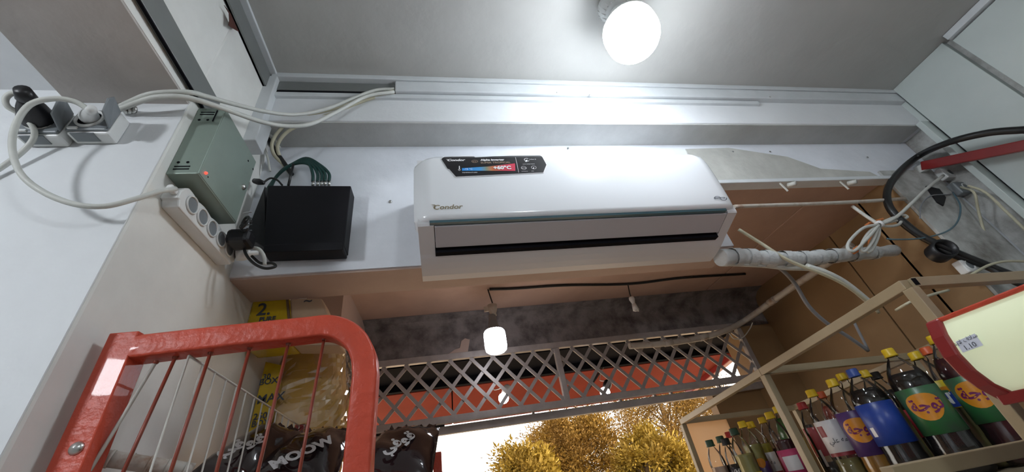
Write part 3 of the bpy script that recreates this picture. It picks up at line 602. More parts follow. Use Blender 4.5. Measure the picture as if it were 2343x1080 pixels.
for k in range(2):
    for zz in ((z1-0.018, z1-0.026) if k == 0 else (z0+0.012, z0+0.020)):
        mb = MB(); mb.box(-0.550,-0.520,y0-0.0008,y0+0.002,zz,zz+0.003); mb.build('vent_slot', 'dark', ps)
    for xx in (-0.546,-0.528):
        mb = MB(); mb.lathe([(0,0.001),(0.003,0.001),(0.003,0)], (xx,y0,z1-0.045 if k==0 else z0+0.034), (0,-1,0), 10); mb.build('hole', 'dark', ps)
mb = MB(); mb.bar((-0.516,y0-0.001,z1-0.010),(-0.516,y0-0.001,z1-0.050),0.002,0.002,up=(0,1,0)); mb.build('slit', 'dark', ps)

# power strip on the cream wall
XS = -0.527
a = atx(412,440,XS); b = atx(540,590,XS)
d = (b-a); L = d.length; d.normalize(); up = Vector((0,0,1)); nrm = Vector((1,0,0)); sd_ = (up - d*up.dot(d)).normalized()
pstrip = thing('power_strip', (a+b)/2, 'white four-way power strip with scalloped edge on the cream wall', 'power strip')
mb = MB(); poly = []
for k in range(13):
    t = -math.pi/2 - k*math.pi/12; poly.append(a + d*(0.008) + d*0.022*math.cos(t)*1.0 + sd_*0.024*math.sin(t)*-1.0)
poly = []
N = 40
top = []
for k in range(N+1):
    s_ = L*k/N; h = 0.025 + 0.005*abs(math.sin(math.pi*(s_/L)*4.5)); e = min(s_, L-s_); h *= min(1, math.sqrt(max(0.02,e/0.018)) if e < 0.018 else 1); top.append((s_, h))
poly = [a + d*s_ + sd_*h for s_, h in top] + [a + d*s_ - sd_*(0.029 if 0.01 < s_ < L-0.01 else 0.015) for s_, h in reversed(top)]
mb.prism(poly, (-0.033,0,0)); mb.build('case', 'white_pl', pstrip, bevel=0.004)
for k in range(5):
    c = a + d*L*(0.17+0.168*k) + nrm*0.0005 + sd_*0.002
    mb = MB(); mb.lathe([(0.0175,0),(0.0175,0.003),(0.0205,0.003),(0.0205,0)], c, nrm, 24); mb.build('socket_ring', 'white_pl', pstrip)
    mb = MB(); mb.lathe([(0,0.0),(0.0172,0.0008)], c, nrm, 20); wl = mb.build('socket_well', 'grey_pl', pstrip)
mb = MB(); mb.bar(a+d*0.0-nrm*0.008-sd_*0.003, a-d*0.02-nrm*0.01, 0.012, 0.012); mb.build('cable_gland', 'white_pl', pstrip, bevel=0.003)
# plugs and adaptor in the strip
pc = a + d*L*0.80 + nrm*0.004 + sd_*0.004
t = thing('power_adaptor', pc, 'black power adaptor plugged into the lower end of the strip', 'adaptor')
mb = MB(); mb.frame(pc+nrm*0.030+sd_*0.008-d*0.012, d, sd_, nrm, 0.050, 0.040, 0.052); mb.build('case', 'black', t, bevel=0.010)
mb = MB(); lp = [pc+nrm*0.05+sd_*0.03+d*(-0.05)+Vector((0.012*math.cos(q*0.9),0.012*math.sin(q*0.7),0.018*math.sin(q*0.9))) for q in range(14)]; mb.tube(catmull(lp,3), 0.003, 6); mb.build('coiled_lead', 'cable_k', t)
pc2 = a + d*L*0.93 + nrm*0.006
t = thing('round_plug', pc2, 'white round plug at the bottom of the power strip', 'plug')
mb = MB(); mb.lathe([(0,0),(0.018,0),(0.019,0.018),(0.016,0.026),(0.007,0.034),(0.006,0.05),(0,0.05)], pc2, (0.85,0.35,0.25), 18); mb.build('body', 'white_pl', t)
cable('grey_lead', [(574,566,'y',0.90),(592,570,'y',0.89),(604,586,'y',0.89),(606,606,'y',0.90)], 0.0045, 'cable_w', 'short white lead looping out of the round plug')
cable('black_lead', [(556,552,'y',0.88),(562,580,'y',0.88),(580,602,'y',0.88),(606,614,'y',0.885),(630,610,'y',0.89),(622,602,'y',0.90),(596,602,'y',0.90),(576,586,'y',0.90)], 0.0036, 'cable_k', 'black lead looping below the recorder')

# recorder
dv = thing('video_recorder', (-0.38,0.95,0.63), 'black flat recorder box mounted on the wall beside the power supply', 'recorder')
q = [aty(612,424,0.925), aty(803,425,0.925), aty(787,562,0.925), aty(602,568,0.925)]
mb = MB(); mb.prism(q, (0,0.054,0)); mb.build('case', 'dvr', dv, bevel=0.003)
q2 = [aty(604,560,0.923), aty(786,551,0.923), aty(785,571,0.923), aty(600,577,0.923)]
mb = MB(); mb.prism(q2, (0,0.050,0)); mb.build('front_fascia', 'dvr', dv, bevel=0.003)
q3 = [aty(576,500,0.93), aty(606,424,0.93), aty(606,566,0.93), aty(560,540,0.93)]
mb = MB(); mb.prism(q3, (0,0.045,0)); sp_ = mb.build('side_plate', 'black', dv, bevel=0.002)
for k in range(4):
    p0 = aty(556+k*0, 488+k*14, 0.928); p1 = aty(576, 485+k*14, 0.928)
    mb = MB(); mb.bar(p0, p1, 0.002, 0.004, up=(0,1,0)); mb.build('printed_line', 'ink' if k == 0 else 'grey_pl', sp_)
for k, u in enumerate((716, 727, 736, 744, 753)):
    c = aty(u, 421, 0.945); mb = MB(); mb.lathe([(0,0.012),(0.004,0.012),(0.0045,-0.006),(0,-0.006)], c, (0,0,1), 10); mb.build('connector', 'screw', dv)
    cable('green_cable', [(600+k*3,452-k*2,'y',0.965),(622+k*3,418-k*4,'y',0.968),(650+k*4,386-k*2,'y',0.96),(680+k*5,370-k*2+(4-k)*1,'y',0.955),(706+k*6,376,'y',0.95),(u-1,396,'y',0.945),(u,416,'y',0.945)], 0.0050, 'cable_g', '', parent=dv)
mb = MB(); mb.tube([aty(660,424,0.945), aty(671,376,0.945)], 0.004, 8); mb.build('antenna', 'black', dv)
mb = MB(); c = aty(592,416,0.93); mb.lathe([(0,-0.02),(0.008,-0.018),(0.010,0.0),(0.006,0.02),(0,0.022)], c, (0.7,-0.2,-0.4), 12); mb.build('power_plug', 'black', dv)
cable('power_lead', [(600,420,'y',0.93),(618,408,'y',0.93),(634,412,'y',0.935),(646,424,'y',0.94)], 0.003, 'cable_k', '', parent=dv)
mb = MB(); c = aty(893,462,0.983); mb.lathe([(0,0.004),(0.004,0.004),(0.006,0.0)], c, (0,-1,0), 10); tag(mb.build('wall_plug', 'screw'), 'small screw anchor in the wall between recorder and air conditioner', 'screw')

# ================================================================== RED RACK
YR = 0.70
rk = thing('display_rack', (-0.25,1.0,-1.5), 'red tubular display rack with wire sides beside the cream wall', 'rack')
tl = aty(298,785,YR); pb = aty(158,1080,YR)
px_ = tl.x; TW = 0.040
mb = MB(); mb.box(px_-TW*0.55, px_+TW*0.5, YR-TW/2, YR+TW/2, -1.5, tl.z+0.012); post = mb.build('post', 'red', rk, bevel=0.002)
c = aty(175,1026,YR-TW/2); mb = MB(); mb.lathe([(0,0.006),(0.006,0.005),(0.009,0.001),(0.009,0)], c, (0,-1,0), 14); mb.build('bolt', 'screw', post)
# bent tube: square bar rounding into the right post
tp = [aty(u,v,YR) for u,v in ((292,804),(500,779),(700,757))]
arc = [aty(u,v,YR) for u,v in ((752,752),(790,762),(818,785),(834,820),(838,860))]
down = [Vector((arc[-1].x-0.002, YR, z)) for z in (0.1, -0.3, -1.5)]
path = catmull(tp+arc, 8) + down
mb = MB(); n = len(path); w2_ = 0.020; rings = []
for i, p in enumerate(path):
    tt = (path[min(i+1,n-1)]-path[max(i-1,0)]).normalized(); bq = Vector((0,1,0)); aq = tt.cross(bq).normalized()
    ch = 0.0045; ring = [p + aq*i_ + bq*j_ for i_, j_ in ((w2_,-w2_+ch),(w2_,w2_-ch),(w2_-ch,w2_),(-w2_+ch,w2_),(-w2_,w2_-ch),(-w2_,-w2_+ch),(-w2_+ch,-w2_),(w2_-ch,-w2_))]
    rings.append(ring)
mb.add([v for r in rings for v in r], [(i*8+k, i*8+(k+1)%8, (i+1)*8+(k+1)%8, (i+1)*8+k) for i in range(n-1) for k in range(8)], True)
bf = mb.build('bent_frame', 'red', rk); wn = bf.modifiers.new('normals', 'WEIGHTED_NORMAL'); wn.weight = 100
for (u0,v0,u1,v1,m) in ((358,826,228,1040,'wire'),(402,816,282,1080,'wire_red'),(482,806,390,1080,'wire_red'),(572,795,495,1080,'wire_red'),(660,785,590,1080,'wire_red'),(742,773,685,1080,'wire_red')):
    p = aty(u0,v0,YR); q = aty(u1,v1,YR); q = p + (q-p)*1.6
    mb = MB(); mb.tube([p,q], 0.0026, 6); mb.build('wire', m, rk)
    mb = MB(); mb.lathe([(0.0026,0.005),(0.0042,0.003),(0.0042,0)], p, (0,0,-1), 8); mb.build('weld', 'wire_red', rk)
# left side grid
XG = -0.42
ga = atx(432,814,XG); gb = atx(685,974,XG)
mb = MB(); mb.tube([ga, gb], 0.0022, 6); mb.build('grid_rail', 'wire', rk)
for k in range(14):
    p = ga + (gb-ga)*(k/13.0)
    mb = MB(); mb.tube([p, p+Vector((0,0,-0.55))], 0.0016, 6); mb.build('grid_wire', 'wire', rk)
mb = MB(); mb.box(XG-0.012, XG+0.014, gb.y, gb.y+0.02, -1.5, gb.z+0.004); mb.build('post', 'red_dark', rk, bevel=0.002)
p = aty(225,1046,0.78); q = aty(440,1078,0.84)
mb = MB(); mb.tube([p,q], 0.012, 12); mb.build('shelf_bar', 'rust', rk)
for k in range(5):
    c = p+(q-p)*(0.2*k+0.1); mb = MB(); mb.tube([c, c+(q-p).normalized()*0.004], 0.0135, 12); mb.build('bar_ring', 'rust', rk)
# rear cross members and shelf that carries the packs
mb = MB(); mb.bar((-0.42,1.258,0.205), (-0.20,1.258,0.180), 0.02, 0.02); mb.build('cross_bar', 'red', rk, bevel=0.002)
mb = MB(); mb.box(-0.50, 0.03, 0.78, 1.30, -0.05, -0.035); mb.build('shelf', 'red_dark', rk)
pr_ = aty(1000,1030,1.27)
mb = MB(); mb.box(pr_.x-0.012, pr_.x+0.012, 1.26, 1.285, -1.5, aty(1000,1035,1.27).z); mb.build('post', 'red', rk, bevel=0.002)

# chocolate bread packs: flat pillow pouches
def pillow(name, corners, thick, m, label, cat, group=None, nseg=14, wob=0.006, seed=1):
    rd = random.Random(seed); A,B,C,D = [Vector(c) for c in corners]   # A-B near edge, D-C far edge
    nrm = (B-A).cross(D-A).normalized()
    t = thing(name, (A+B+C+D)/4, label, cat, group)
    mb = MB(); n = nseg
    ph = [rd.uniform(0,6) for _ in range(4)]
    for sgn in (1,-1):
        vs = []
        for i in range(n+1):
            for j in range(n+1):
                u = i/n; v = j/n; p = A*(1-u)*(1-v)+B*u*(1-v)+C*u*v+D*(1-u)*v
                h = (max(0,4*u*(1-u))**0.45)*(max(0,4*v*(1-v))**0.5)
                wv = wob*(math.sin(9*u+ph[0]+4*v)+0.7*math.sin(17*v+ph[1]+5*u)+0.5*math.sin(26*u*v+ph[2]))*h**0.5
                vs.append(p + nrm*sgn*(thick/2*h) + nrm*wv)
        mb.add(vs, [(i*(n+1)+j,(i+1)*(n+1)+j,(i+1)*(n+1)+j+1,i*(n+1)+j+1) for i in range(n) for j in range(n)], True)
    return t, mb, nrm
def pk(u, v, y): return aty(u, v, y)
packs = [
 ([(430,1085,0.98),(560,1120,0.98),(690,988,1.10),(598,972,1.12)], 'dark chocolate bread pack nearest the cream wall', 21),
 ([(560,1100,1.00),(760,1130,1.00),(805,985,1.13),(690,990,1.13)], 'dark chocolate bread pack behind the right red post, with big grey letters', 22),
 ([(780,1100,1.02),(985,1115,1.02),(1006,978,1.15),(880,985,1.15)], 'dark chocolate bread pack right of the red post, in front of the bright street', 23),
]
for i, (cs, lab, sd2) in enumerate(packs):
    C4 = [pk(*c) for c in cs]
    t, mb, nrm = pillow('bread_pack', C4, 0.07, 'choc', lab, 'bread pack', 'chocolate bread packs on the red rack', wob=0.004, seed=sd2)
    f = mb.build('film_bag', 'choc', t)
    A,B,C,D = C4; ax = ((D+C)/2-(A+B)/2).normalized(); si = (B-A).normalized(); nn = nrm if nrm.dot(-(A+B+C+D)/4) > 0 else -nrm
    # crimped end
    mb = MB(); e0 = D+(C-D)*0.08; e1 = D+(C-D)*0.92; vs = []
    for k in range(13):
        p = e0+(e1-e0)*k/12; wv = nn*0.004*(-1)**k + ax*0.006*math.sin(k*1.7+i); vs += [p-ax*0.014, p+ax*0.012+wv]
    mb.add(vs, [(2*k,2*k+1,2*k+3,2*k+2) for k in range(12)]); mb.build('crimped_end', 'choc', t)
    txt = ('ﻲﻓﻮﻗ', 'MOOW', 'ﻲﻓﻮﻗ')[i]; mid = (A+B)/2+((D+C)/2-(A+B)/2)*(0.40 if i == 2 else 0.30)
    q = mid + nn*0.040; TX = (ax*0.75+si*0.6).normalized(); TY = nn.cross(TX); TY = TY if TY.z > 0 else -TY
    lettering('lettering', txt, 0.042 if i != 1 else 0.038, on_plane(q, TX, TY, nn, 0.001), 'ink', t, center=True, bold=0.002)

# ================================================================== YELLOW BAG BUNDLE
YB = 1.47
c4 = [aty(u,v,YB) for u,v in ((562,1010),(745,1010),(800,770),(612,770))]
bgx0, bgx1 = -0.545, -0.335
t = thing('bread_bag', (-0.44,1.37,0.10), 'tall clear bag of buns with yellow printed side hanging behind the red rack', 'bag')
def lump(x0,x1,y0,y1,z0,z1,nz,rd,wob,jit=0.0,n=20,smooth=True):
    mb = MB(); vs = []
    for i in range(nz+1):
        f = i/nz; z = z0+(z1-z0)*f; sq = 0.75+0.25*math.sin(math.pi*min(1,f*1.1+0.05))
        for k in range(n):
            a_ = k*math.tau/n; e = 0.45; cx, sy = math.cos(a_), math.sin(a_)
            r = 1 + wob*math.sin(5*a_+f*9)+wob*math.sin(11*a_-f*23)
            r *= 1+rd.uniform(-jit,jit); vs.append(((x0+x1)/2+(x1-x0)/2*sq*r*math.copysign(abs(cx)**e,cx), (y0+y1)/2+(y1-y0)/2*sq*r*math.copysign(abs(sy)**e,sy), z))
    mb.add(vs, [(i*n+k,i*n+(k+1)%n,(i+1)*n+(k+1)%n,(i+1)*n+k) for i in range(nz) for k in range(n)], smooth)
    mb.add([v for v in vs[-n:]], [tuple(range(n))]); return mb
lump(-0.553,-0.315,1.285,1.47,0.10,0.50,26,random,0.012).build('bread_filling', 'bag_fill', t)
lump(-0.5555,-0.300,1.268,1.49,0.09,0.535,30,random,0.012,0.030,44,False).build('clear_film', 'film', t)
q = [aty(u,v,1.262) for u,v in ((566,1000),(612,1000),(642,880),(645,836),(608,828))]
mb = MB(); mb.prism(q, (0,0.004,0)); yl = mb.build('yellow_print', 'bag_yel', t)
for s_, u, v, sz in (('BOX',592,882,0.024),('30',600,869,0.022),('MAX',586,925,0.034),('250',578,962,0.024),('BOX',574,978,0.022)):
    o = aty(u,v,1.261); lettering('lettering', s_, sz, on_plane(o,(1,0,0.05),(0,0,1),(0,-1,0)), 'dark_ink', yl, bold=0.0006)
t = thing('printed_sack', (-0.46,1.16,0.50), 'yellow printed sack wedged under the beam above the bread bag', 'sack')
qa = [aty(u,v,1.13) for u,v in ((562,800),(562,745),(578,688),(640,682),(662,682),(668,790))]
mb = MB(); mb.prism(qa, (0,0.08,0)); sk = mb.build('yellow_face', 'bag_yel', t, bevel=0.006)
qa = [aty(u,v,1.135) for u,v in ((662,682),(736,682),(780,790),(668,790))]
mb = MB(); mb.prism(qa, (0,0.08,0)); mb.build('tan_face', 'box_tan', t, bevel=0.006)
qa = [aty(u,v,1.126) for u,v in ((654,684),(659,684),(666,752),(660,752))]
mb = MB(); mb.prism(qa, (0,0.006,0)); mb.build('strap', 'bark', t)
for s_, u, v, sz in (('2.',585,722,0.055),('PURE',592,736,0.019),('~',694,697,0.04)):
    o = aty(u,v,1.1285); lettering('lettering', s_, sz, on_plane(o,(1,0,0),(0,0,1),(0,-1,0)), 'dark_ink', sk, bold=0.0008)

# ================================================================== DRINKS RACK
def zs(y): return -0.10 - 0.07*(y-0.65)
dr = thing('drinks_rack', (1.2,1.2,-1.5), 'cream square-tube rack full of bottled drinks on the right', 'rack')
N0 = Vector((1.000,0.624,0.254)); N1 = Vector((1.02,1.16,0.218)); N2 = Vector((1.05,1.80,0.173))
TB = 0.022
def rbar(p, q, name='rail', up=(0,0,1)): mb = MB(); mb.bar(p, q, TB, TB, up); return mb.build(name, 'cream_steel', dr, bevel=0.0015)
rbar(N0, N1+(N1-N0)*0.0); rbar(N1, N2)
for nnode in (N0, N1, N2):
    rbar(nnode+Vector((0,0,-TB/2)), Vector((nnode.x, nnode.y, -1.5)), 'post', (0,1,0))
    b = nnode+Vector((0.60,0,-0.016)); rbar(nnode+Vector((TB/2,0,0)), b, 'cross_rail'); rbar(b, Vector((b.x,b.y,-1.5)), 'post', (0,1,0))
    zz = zs(nnode.y)+0.035 if nnode is N0 else zs(nnode.y)-0.02
    rbar(Vector((nnode.x-0.33 if nnode is N0 else nnode.x, nnode.y-0.004, -0.057)) if nnode is N0 else Vector((nnode.x,nnode.y,zz)), Vector((nnode.x+0.60,nnode.y-0.004,-0.064 if nnode is N0 else zz)), 'cross_rail')
rbar(Vector((1.60,0.624,0.238)), Vector((1.65,1.80,0.157)), 'rail')
rbar(Vector((1.0,0.624,zs(0.624)-0.014)), Vector((1.05,1.80,zs(1.80)-0.014)), 'rail')
mb = MB(); mb.prism([(0.99,0.624,zs(0.624)-0.003),(1.61,0.624,zs(0.624)-0.003),(1.66,1.80,zs(1.8)-0.003),(1.04,1.80,zs(1.8)-0.003)], (0,0,-0.008)); mb.build('shelf_board', 'shelf', dr)
mb = MB(); mb.box(N0.x+TB/2-0.006, N0.x+TB/2+0.006, N0.y-TB/2-0.0006, N0.y-TB/2+0.001, N0.z-0.008, N0.z+0.008); mb.build('open_tube_end', 'dark', dr)
# white board at the far end of the rack
mb = MB(); q = [aty(u,v,1.86) for u,v in ((1580,960),(1665,915),(1680,1080),(1640,1130))]
q = [Vector((1.07,1.84,0.165)), Vector((1.30,1.84,0.165)), Vector((1.30,1.84,-0.35)), Vector((1.07,1.84,-0.35))]
mb.prism(q, (0,0.012,0)); 
def sheet_mat():
    m = bpy.data.materials.new('cream plastic sheet'); m.use_nodes = True; nt = m.node_tree; nt.nodes.clear()
    o = nt.nodes.new('ShaderNodeOutputMaterial'); a = nt.nodes.new('ShaderNodeBsdfDiffuse'); b = nt.nodes.new('ShaderNodeBsdfTranslucent'); x = nt.nodes.new('ShaderNodeMixShader')
    a.inputs[0].default_value = (0.80,0.66,0.50,1); b.inputs[0].default_value = (0.97,0.80,0.60,1); x.inputs[0].default_value = 0.6
    nt.links.new(a.outputs[0], x.inputs[1]); nt.links.new(b.outputs[0], x.inputs[2]); nt.links.new(x.outputs[0], o.inputs[0]); return m
tag(mb.build('end_board', sheet_mat()), 'plain cream board closing the far end of the drinks rack', 'board')

def liq(name, c, op=0.0): return mat(name, c, 0.10, coat=0.5, var=0.05, vscale=5, spec=0.5)
LQ = dict(clear=None, cola=liq('cola', (0.008,0.005,0.004)), lemon=liq('lemon drink', (0.34,0.31,0.10)), yellow=liq('yellow drink', (0.42,0.36,0.06)), red=liq('red drink', (0.30,0.035,0.015)),
          grape=liq('grape drink', (0.05,0.008,0.012)), green=liq('green bottle', (0.015,0.14,0.015)), olive=liq('olive drink', (0.22,0.19,0.07)), pink=liq('pale pink drink', (0.52,0.38,0.30)), amber=liq('amber drink', (0.40,0.20,0.03)))
CP = dict(y=mat('yellow cap', (0.68,0.46,0.015), 0.4, var=0.05), r=mat('red cap', (0.42,0.03,0.03), 0.4, var=0.05), o=mat('orange cap', (0.62,0.11,0.03), 0.4, var=0.05), g=mat('dark green cap', (0.02,0.06,0.03), 0.4, var=0.05), k=mat('black cap', (0.012,0.012,0.012), 0.4, var=0.1), b=mat('blue cap', (0.03,0.07,0.28), 0.4, var=0.05))
LB = dict(white=mat('white label', (0.72,0.72,0.74), 0.4, var=0.05), red=mat('red label', (0.42,0.025,0.04), 0.4, var=0.1), blue=mat('blue label', (0.02,0.06,0.34), 0.35, var=0.3, vscale=12), green=mat('green label', (0.02,0.17,0.04), 0.35, col2=(0.05,0.10,0.06), vscale=14),
          purple=mat('purple label', (0.09,0.04,0.17), 0.35, var=0.3, vscale=12), yellow=mat('yellow label', (0.66,0.50,0.02), 0.4, var=0.08), orange=mat('orange fruit print', (0.70,0.27,0.015), 0.4, var=0.2, vscale=25), pink=mat('pink label', (0.50,0.05,0.15), 0.4, var=0.1), black=mat('black label', (0.012,0.012,0.016), 0.3, var=0.1),
          maroon=mat('maroon print', (0.25,0.02,0.03), 0.4, var=0.1), violet=mat('violet script', (0.16,0.01,0.10), 0.4, var=0.1))
def bottle(u, v, h, r, cap, liquid, fill, lab, label, extra=None, tilt=0.0):
    rr = ray(u, v); t_ = (h-0.10+0.0455)/(rr.z+0.07*rr.y); top = rr*t_
    x, y = top.x, top.y; z = zs(y); b = Vector((x,y,z))
    t = thing('soda_bottle', b, label, 'bottle', 'bottled drinks on the rack')
    pf = [(0,0.004),(0.55,0.0),(0.86,0.0),(1.0,0.035),(1.0,0.20),(0.965,0.225),(0.965,0.60),(1.0,0.625),(1.0,0.67),(0.94,0.735),(0.78,0.80),(0.52,0.865),(0.36,0.90)]
    prof = [(k*r, f*h) for k, f in pf] + [(0.0128, h*0.915), (0.0128, h-0.016)]
    def rad(zz):
        for (r0,z0),(r1,z1) in zip(prof[1:], prof[2:]):
            if zz <= z1: return r0+(r1-r0)*(zz-z0)/max(1e-6,z1-z0)
        return prof[-1][0]
    mb = MB(); mb.lathe(prof, b, seg=24); mb.build('bottle_wall', 'pet', t)
    if LQ[liquid] is not None:
        lv = fill*h; lp = [(k*0.955, zz+0.002) for k, zz in prof if zz < lv] + [(rad(lv)*0.955, lv), (0, lv)]
        mb = MB(); mb.lathe(lp, b, seg=22); mb.build('liquid', LQ[liquid], t)
    mb = MB(); mb.lathe([(0,h),(0.0135,h),(0.0155,h-0.003),(0.0155,h-0.018),(0.017,h-0.020),(0.017,h-0.024),(0.013,h-0.024)], b, seg=18); mb.build('cap', CP[cap], t)
    d = Vector((x,y,0)).normalized(); n = -d; rt = Vector((d.y,-d.x,0))
    def wrap(R, zc): return lambda sx_, sz: b + Vector((0,0,zc+sz)) + (n*math.cos(sx_/R)+rt*math.sin(sx_/R))*R
    lw = None
    if lab:
        m, f0, f1 = lab; f0 += 0.11; f1 += 0.09; R = r*1.012
        mb = MB(); mb.lathe([(r*0.97,f0*h),(R,f0*h+0.001),(R,f1*h-0.001),(r*0.97,f1*h)], b, seg=28); lw = mb.build('label_wrap', LB[m], t)
    if extra and lw: extra(t, lw, b, h, r, wrap)
    return t
def blob(w, R, zc, a, bz, m, par, off=0.0, name='printed_shape', ph=0.0, sq=1.0):
    mb = MB(); vs = []; f = w(R, zc); Nn = 28; K = 5
    if sq < 1:
        vs = [f(off-a+2*a*i/16, -bz+2*bz*j/2) for j in range(3) for i in range(17)]
        mb.add(vs, [(j*17+i, j*17+i+1, (j+1)*17+i+1, (j+1)*17+i) for j in range(2) for i in range(16)], True)
        return mb.build(name, LB[m] if m in LB else M[m], par)
    for k in range(K+1):
        for i in range(Nn):
            t = i*math.tau/Nn; e = 1+0.06*math.sin(3*t+ph); cx, sx_ = math.cos(t), math.sin(t)
            vs.append(f(off+a*e*k/K*math.copysign(abs(cx)**sq,cx), bz*e*k/K*math.copysign(abs(sx_)**sq,sx_)))
    mb.add(vs, [(k*Nn+i, k*Nn+(i+1)%Nn, (k+1)*Nn+(i+1)%Nn, (k+1)*Nn+i) for k in range(K) for i in range(Nn)], True)
    return mb.build(name, LB[m] if m in LB else M[m], par)
ARA = '\uFE94\uFE9F\uFEEE\uFE97'
def fruity(t, lw, b, h, r, w):
    R = r*1.02; blob(w, R, h*0.500, 0.040, 0.034, 'orange', lw, -0.004)
    lettering('lettering', ARA, 0.040, w(r*1.035, h*0.500), LB['violet'], lw, center=True, bold=0.0010)
def white_red(t, lw, b, h, r, w):
    blob(w, r*1.02, h*0.570, 0.012, 0.016, 'maroon', lw, -r*0.85, sq=0.5)
    blob(w, r*1.02, h*0.345, r*1.3, 0.005, 'maroon', lw, 0, sq=0.15)
    lettering('lettering', 'مه علي'[:0] + 'ﻲﻠﻋ ﻪﻣ', 0.020, w(r*1.03, h*0.460), 'dark_ink', lw, center=True)
def yellow_ar(t, lw, b, h, r, w):
    lettering('lettering', '\uFEA9\uFEED\uFEE4\uFEA3', 0.030, w(r*1.03, h*0.540), 'dark_ink', lw, center=True, bold=0.0006)
    lettering('lettering', '\uFE94\uFE9F\uFEEE', 0.020, w(r*1.03, h*0.430), 'dark_ink', lw, center=True)
def fan(t, lw, b, h, r, w):
    blob(w, r*1.018, h*0.555, r*1.4, 0.024, 'blue', lw, 0, sq=0.2); blob(w, r*1.025, h*0.630, 0.018, 0.008, 'orange', lw, 0.01); blob(w, r*1.028, h*0.610, 0.022, 0.006, 'green', lw, -0.008)
    lettering('lettering', 'FANTA', 0.040, w(r*1.035, h*0.555), 'white_ink', lw, center=True, bold=0.0014, sx=0.9)
def bluewhite(t, lw, b, h, r, w):
    blob(w, r*1.02, h*0.430, 0.007, 0.012, 'white', lw, -r*0.9, sq=0.2)
def redwhite(t, lw, b, h, r, w):
    blob(w, r*1.02, h*0.540, 0.010, 0.016, 'white', lw, -0.012, sq=0.2); blob(w, r*1.02, h*0.420, 0.010, 0.014, 'white', lw, -0.012, sq=0.2)
def pinkwhite(t, lw, b, h, r, w): blob(w, r*1.02, h*0.400, r*0.8, 0.022, 'white', lw, 0, sq=0.2)
def purple_or(t, lw, b, h, r, w): blob(w, r*1.02, h*0.480, 0.016, 0.016, 'orange', lw, 0.006)
def bw(t, lw, b, h, r, w): lettering('lettering', '(H)', 0.020, w(r*1.03, h*0.520), 'white_ink', lw, center=True)
B = bottle
# far bay, from the street end
B(1621,1007,0.245,0.030,'g','pink',0.62,('yellow',0.10,0.34),'small clear bottle with dark green cap, closest to the street')
B(1645,998,0.255,0.029,'g','cola',0.60,('pink',0.10,0.30),'small dark cola bottle with green cap and pink label')
B(1657,1003,0.235,0.024,'k','clear',0.6,('black',0.28,0.50),'small bottle with black cap and black white-lettered label', bw)
B(1665,988,0.280,0.025,'r','yellow',0.50,('yellow',0.20,0.5),'small bottle with red cap and yellow label')
B(1676,980,0.255,0.034,'g','lemon',0.66,('yellow',0.08,0.34),'clear lemonade bottle with green cap and yellow label')
B(1695,964,0.285,0.034,'y','lemon',0.70,('purple',0.12,0.40),'pale lemon bottle with yellow cap and purple label', purple_or)
B(1714,965,0.285,0.040,'y','yellow',0.70,('white',0.16,0.50),'yellow-green drink bottle with yellow cap and white label', white_red)
B(1740,955,0.310,0.032,'y','grape',0.60,('maroon',0.15,0.4),'dark bottle with yellow cap half hidden behind the grape drink')
B(1757,943,0.280,0.034,'y','grape',0.66,('pink',0.14,0.46),'grape-red drink bottle with yellow cap and pink label', pinkwhite)
B(1775,930,0.305,0.038,'y','green',0.86,('yellow',0.24,0.52),'green bottle with yellow label beside the middle rack post', yellow_ar)
# near bay
B(1848,972,0.235,0.026,'k','cola',0.42,('red',0.40,0.86),'small cola bottle with black cap and red label', redwhite)
B(1831,921,0.285,0.032,'r','clear',0.6,None,'clear bottle with dark red cap behind the middle rack post')
B(1852,892,0.300,0.041,'y','olive',0.30,('white',0.22,0.58),'clear bottle with yellow cap and big white label', white_red)
B(1874,897,0.310,0.028,'o','red',0.84,('purple',0.05,0.12),'slim orange-red drink bottle with orange cap')
B(1899,868,0.305,0.043,'y','amber',0.62,('purple',0.16,0.58),'orange drink bottle with purple fruit label and yellow cap', fruity)
B(1921,855,0.345,0.036,'y','yellow',0.62,None,'yellow drink bottle with yellow cap behind the blue-capped bottle')
B(1946,845,0.305,0.047,'b','cola',0.80,('blue',0.20,0.58),'big cola bottle with blue cap and blue label', bluewhite)
B(1972,848,0.315,0.036,'y','lemon',0.60,None,'pale bottle with yellow cap in the back row beside the blue cap')
B(1998,852,0.315,0.040,'k','cola',0.80,('red',0.22,0.50),'cola bottle with black cap and red label in the back row', redwhite)
B(2028,799,0.325,0.048,'y','cola',0.78,('green',0.18,0.56),'biggest dark bottle with green fruit label and yellow cap', fruity)
B(2088,806,0.315,0.042,'y','olive',0.62,('yellow',0.36,0.62),'olive drink bottle with blue and yellow label', fan)
B(2114,795,0.335,0.034,'o','grape',0.70,None,'dark bottle with orange cap in the back row')
B(2131,768,0.330,0.046,'y','grape',0.80,('green',0.18,0.55),'dark red drink bottle with green fruit label beside the fridge sign', fruity)

# ================================================================== FRIDGE WITH LIGHT-BOX HEADER
Y1 = 0.50; Y0 = -0.25
fr = thing('drinks_fridge', (1.05,0.15,-1.5), 'drinks fridge with red-framed pale green light-box header at far right', 'fridge')
edge = [aty(u,v,Y1) for u,v in ((2131,745),(2143,775),(2170,818),(2205,855),(2245,885),(2292,906))]
prof = [(p.x,p.z) for p in edge]
back = [(1.25,prof[-1][1]-0.01),(1.25,prof[0][1])]
mb = MB(); mb.prism([(x,Y1,z) for x,z in prof+back], (0,0.012,0)); 
inner = []
for i,(x,z) in enumerate(prof): inner.append((x+0.0,z))
mb = MB(); mb.prism([(x,Y1-0.018,z) for x,z in [(prof[0][0]-0.004,prof[0][1]+0.006)]+[(x-0.006,z) for x,z in prof[1:-1]]+[(prof[-1][0],prof[-1][1]-0.010)]+back], (0,0.022,0)); mb.build('end_frame', 'red_dark', fr, bevel=0.003)
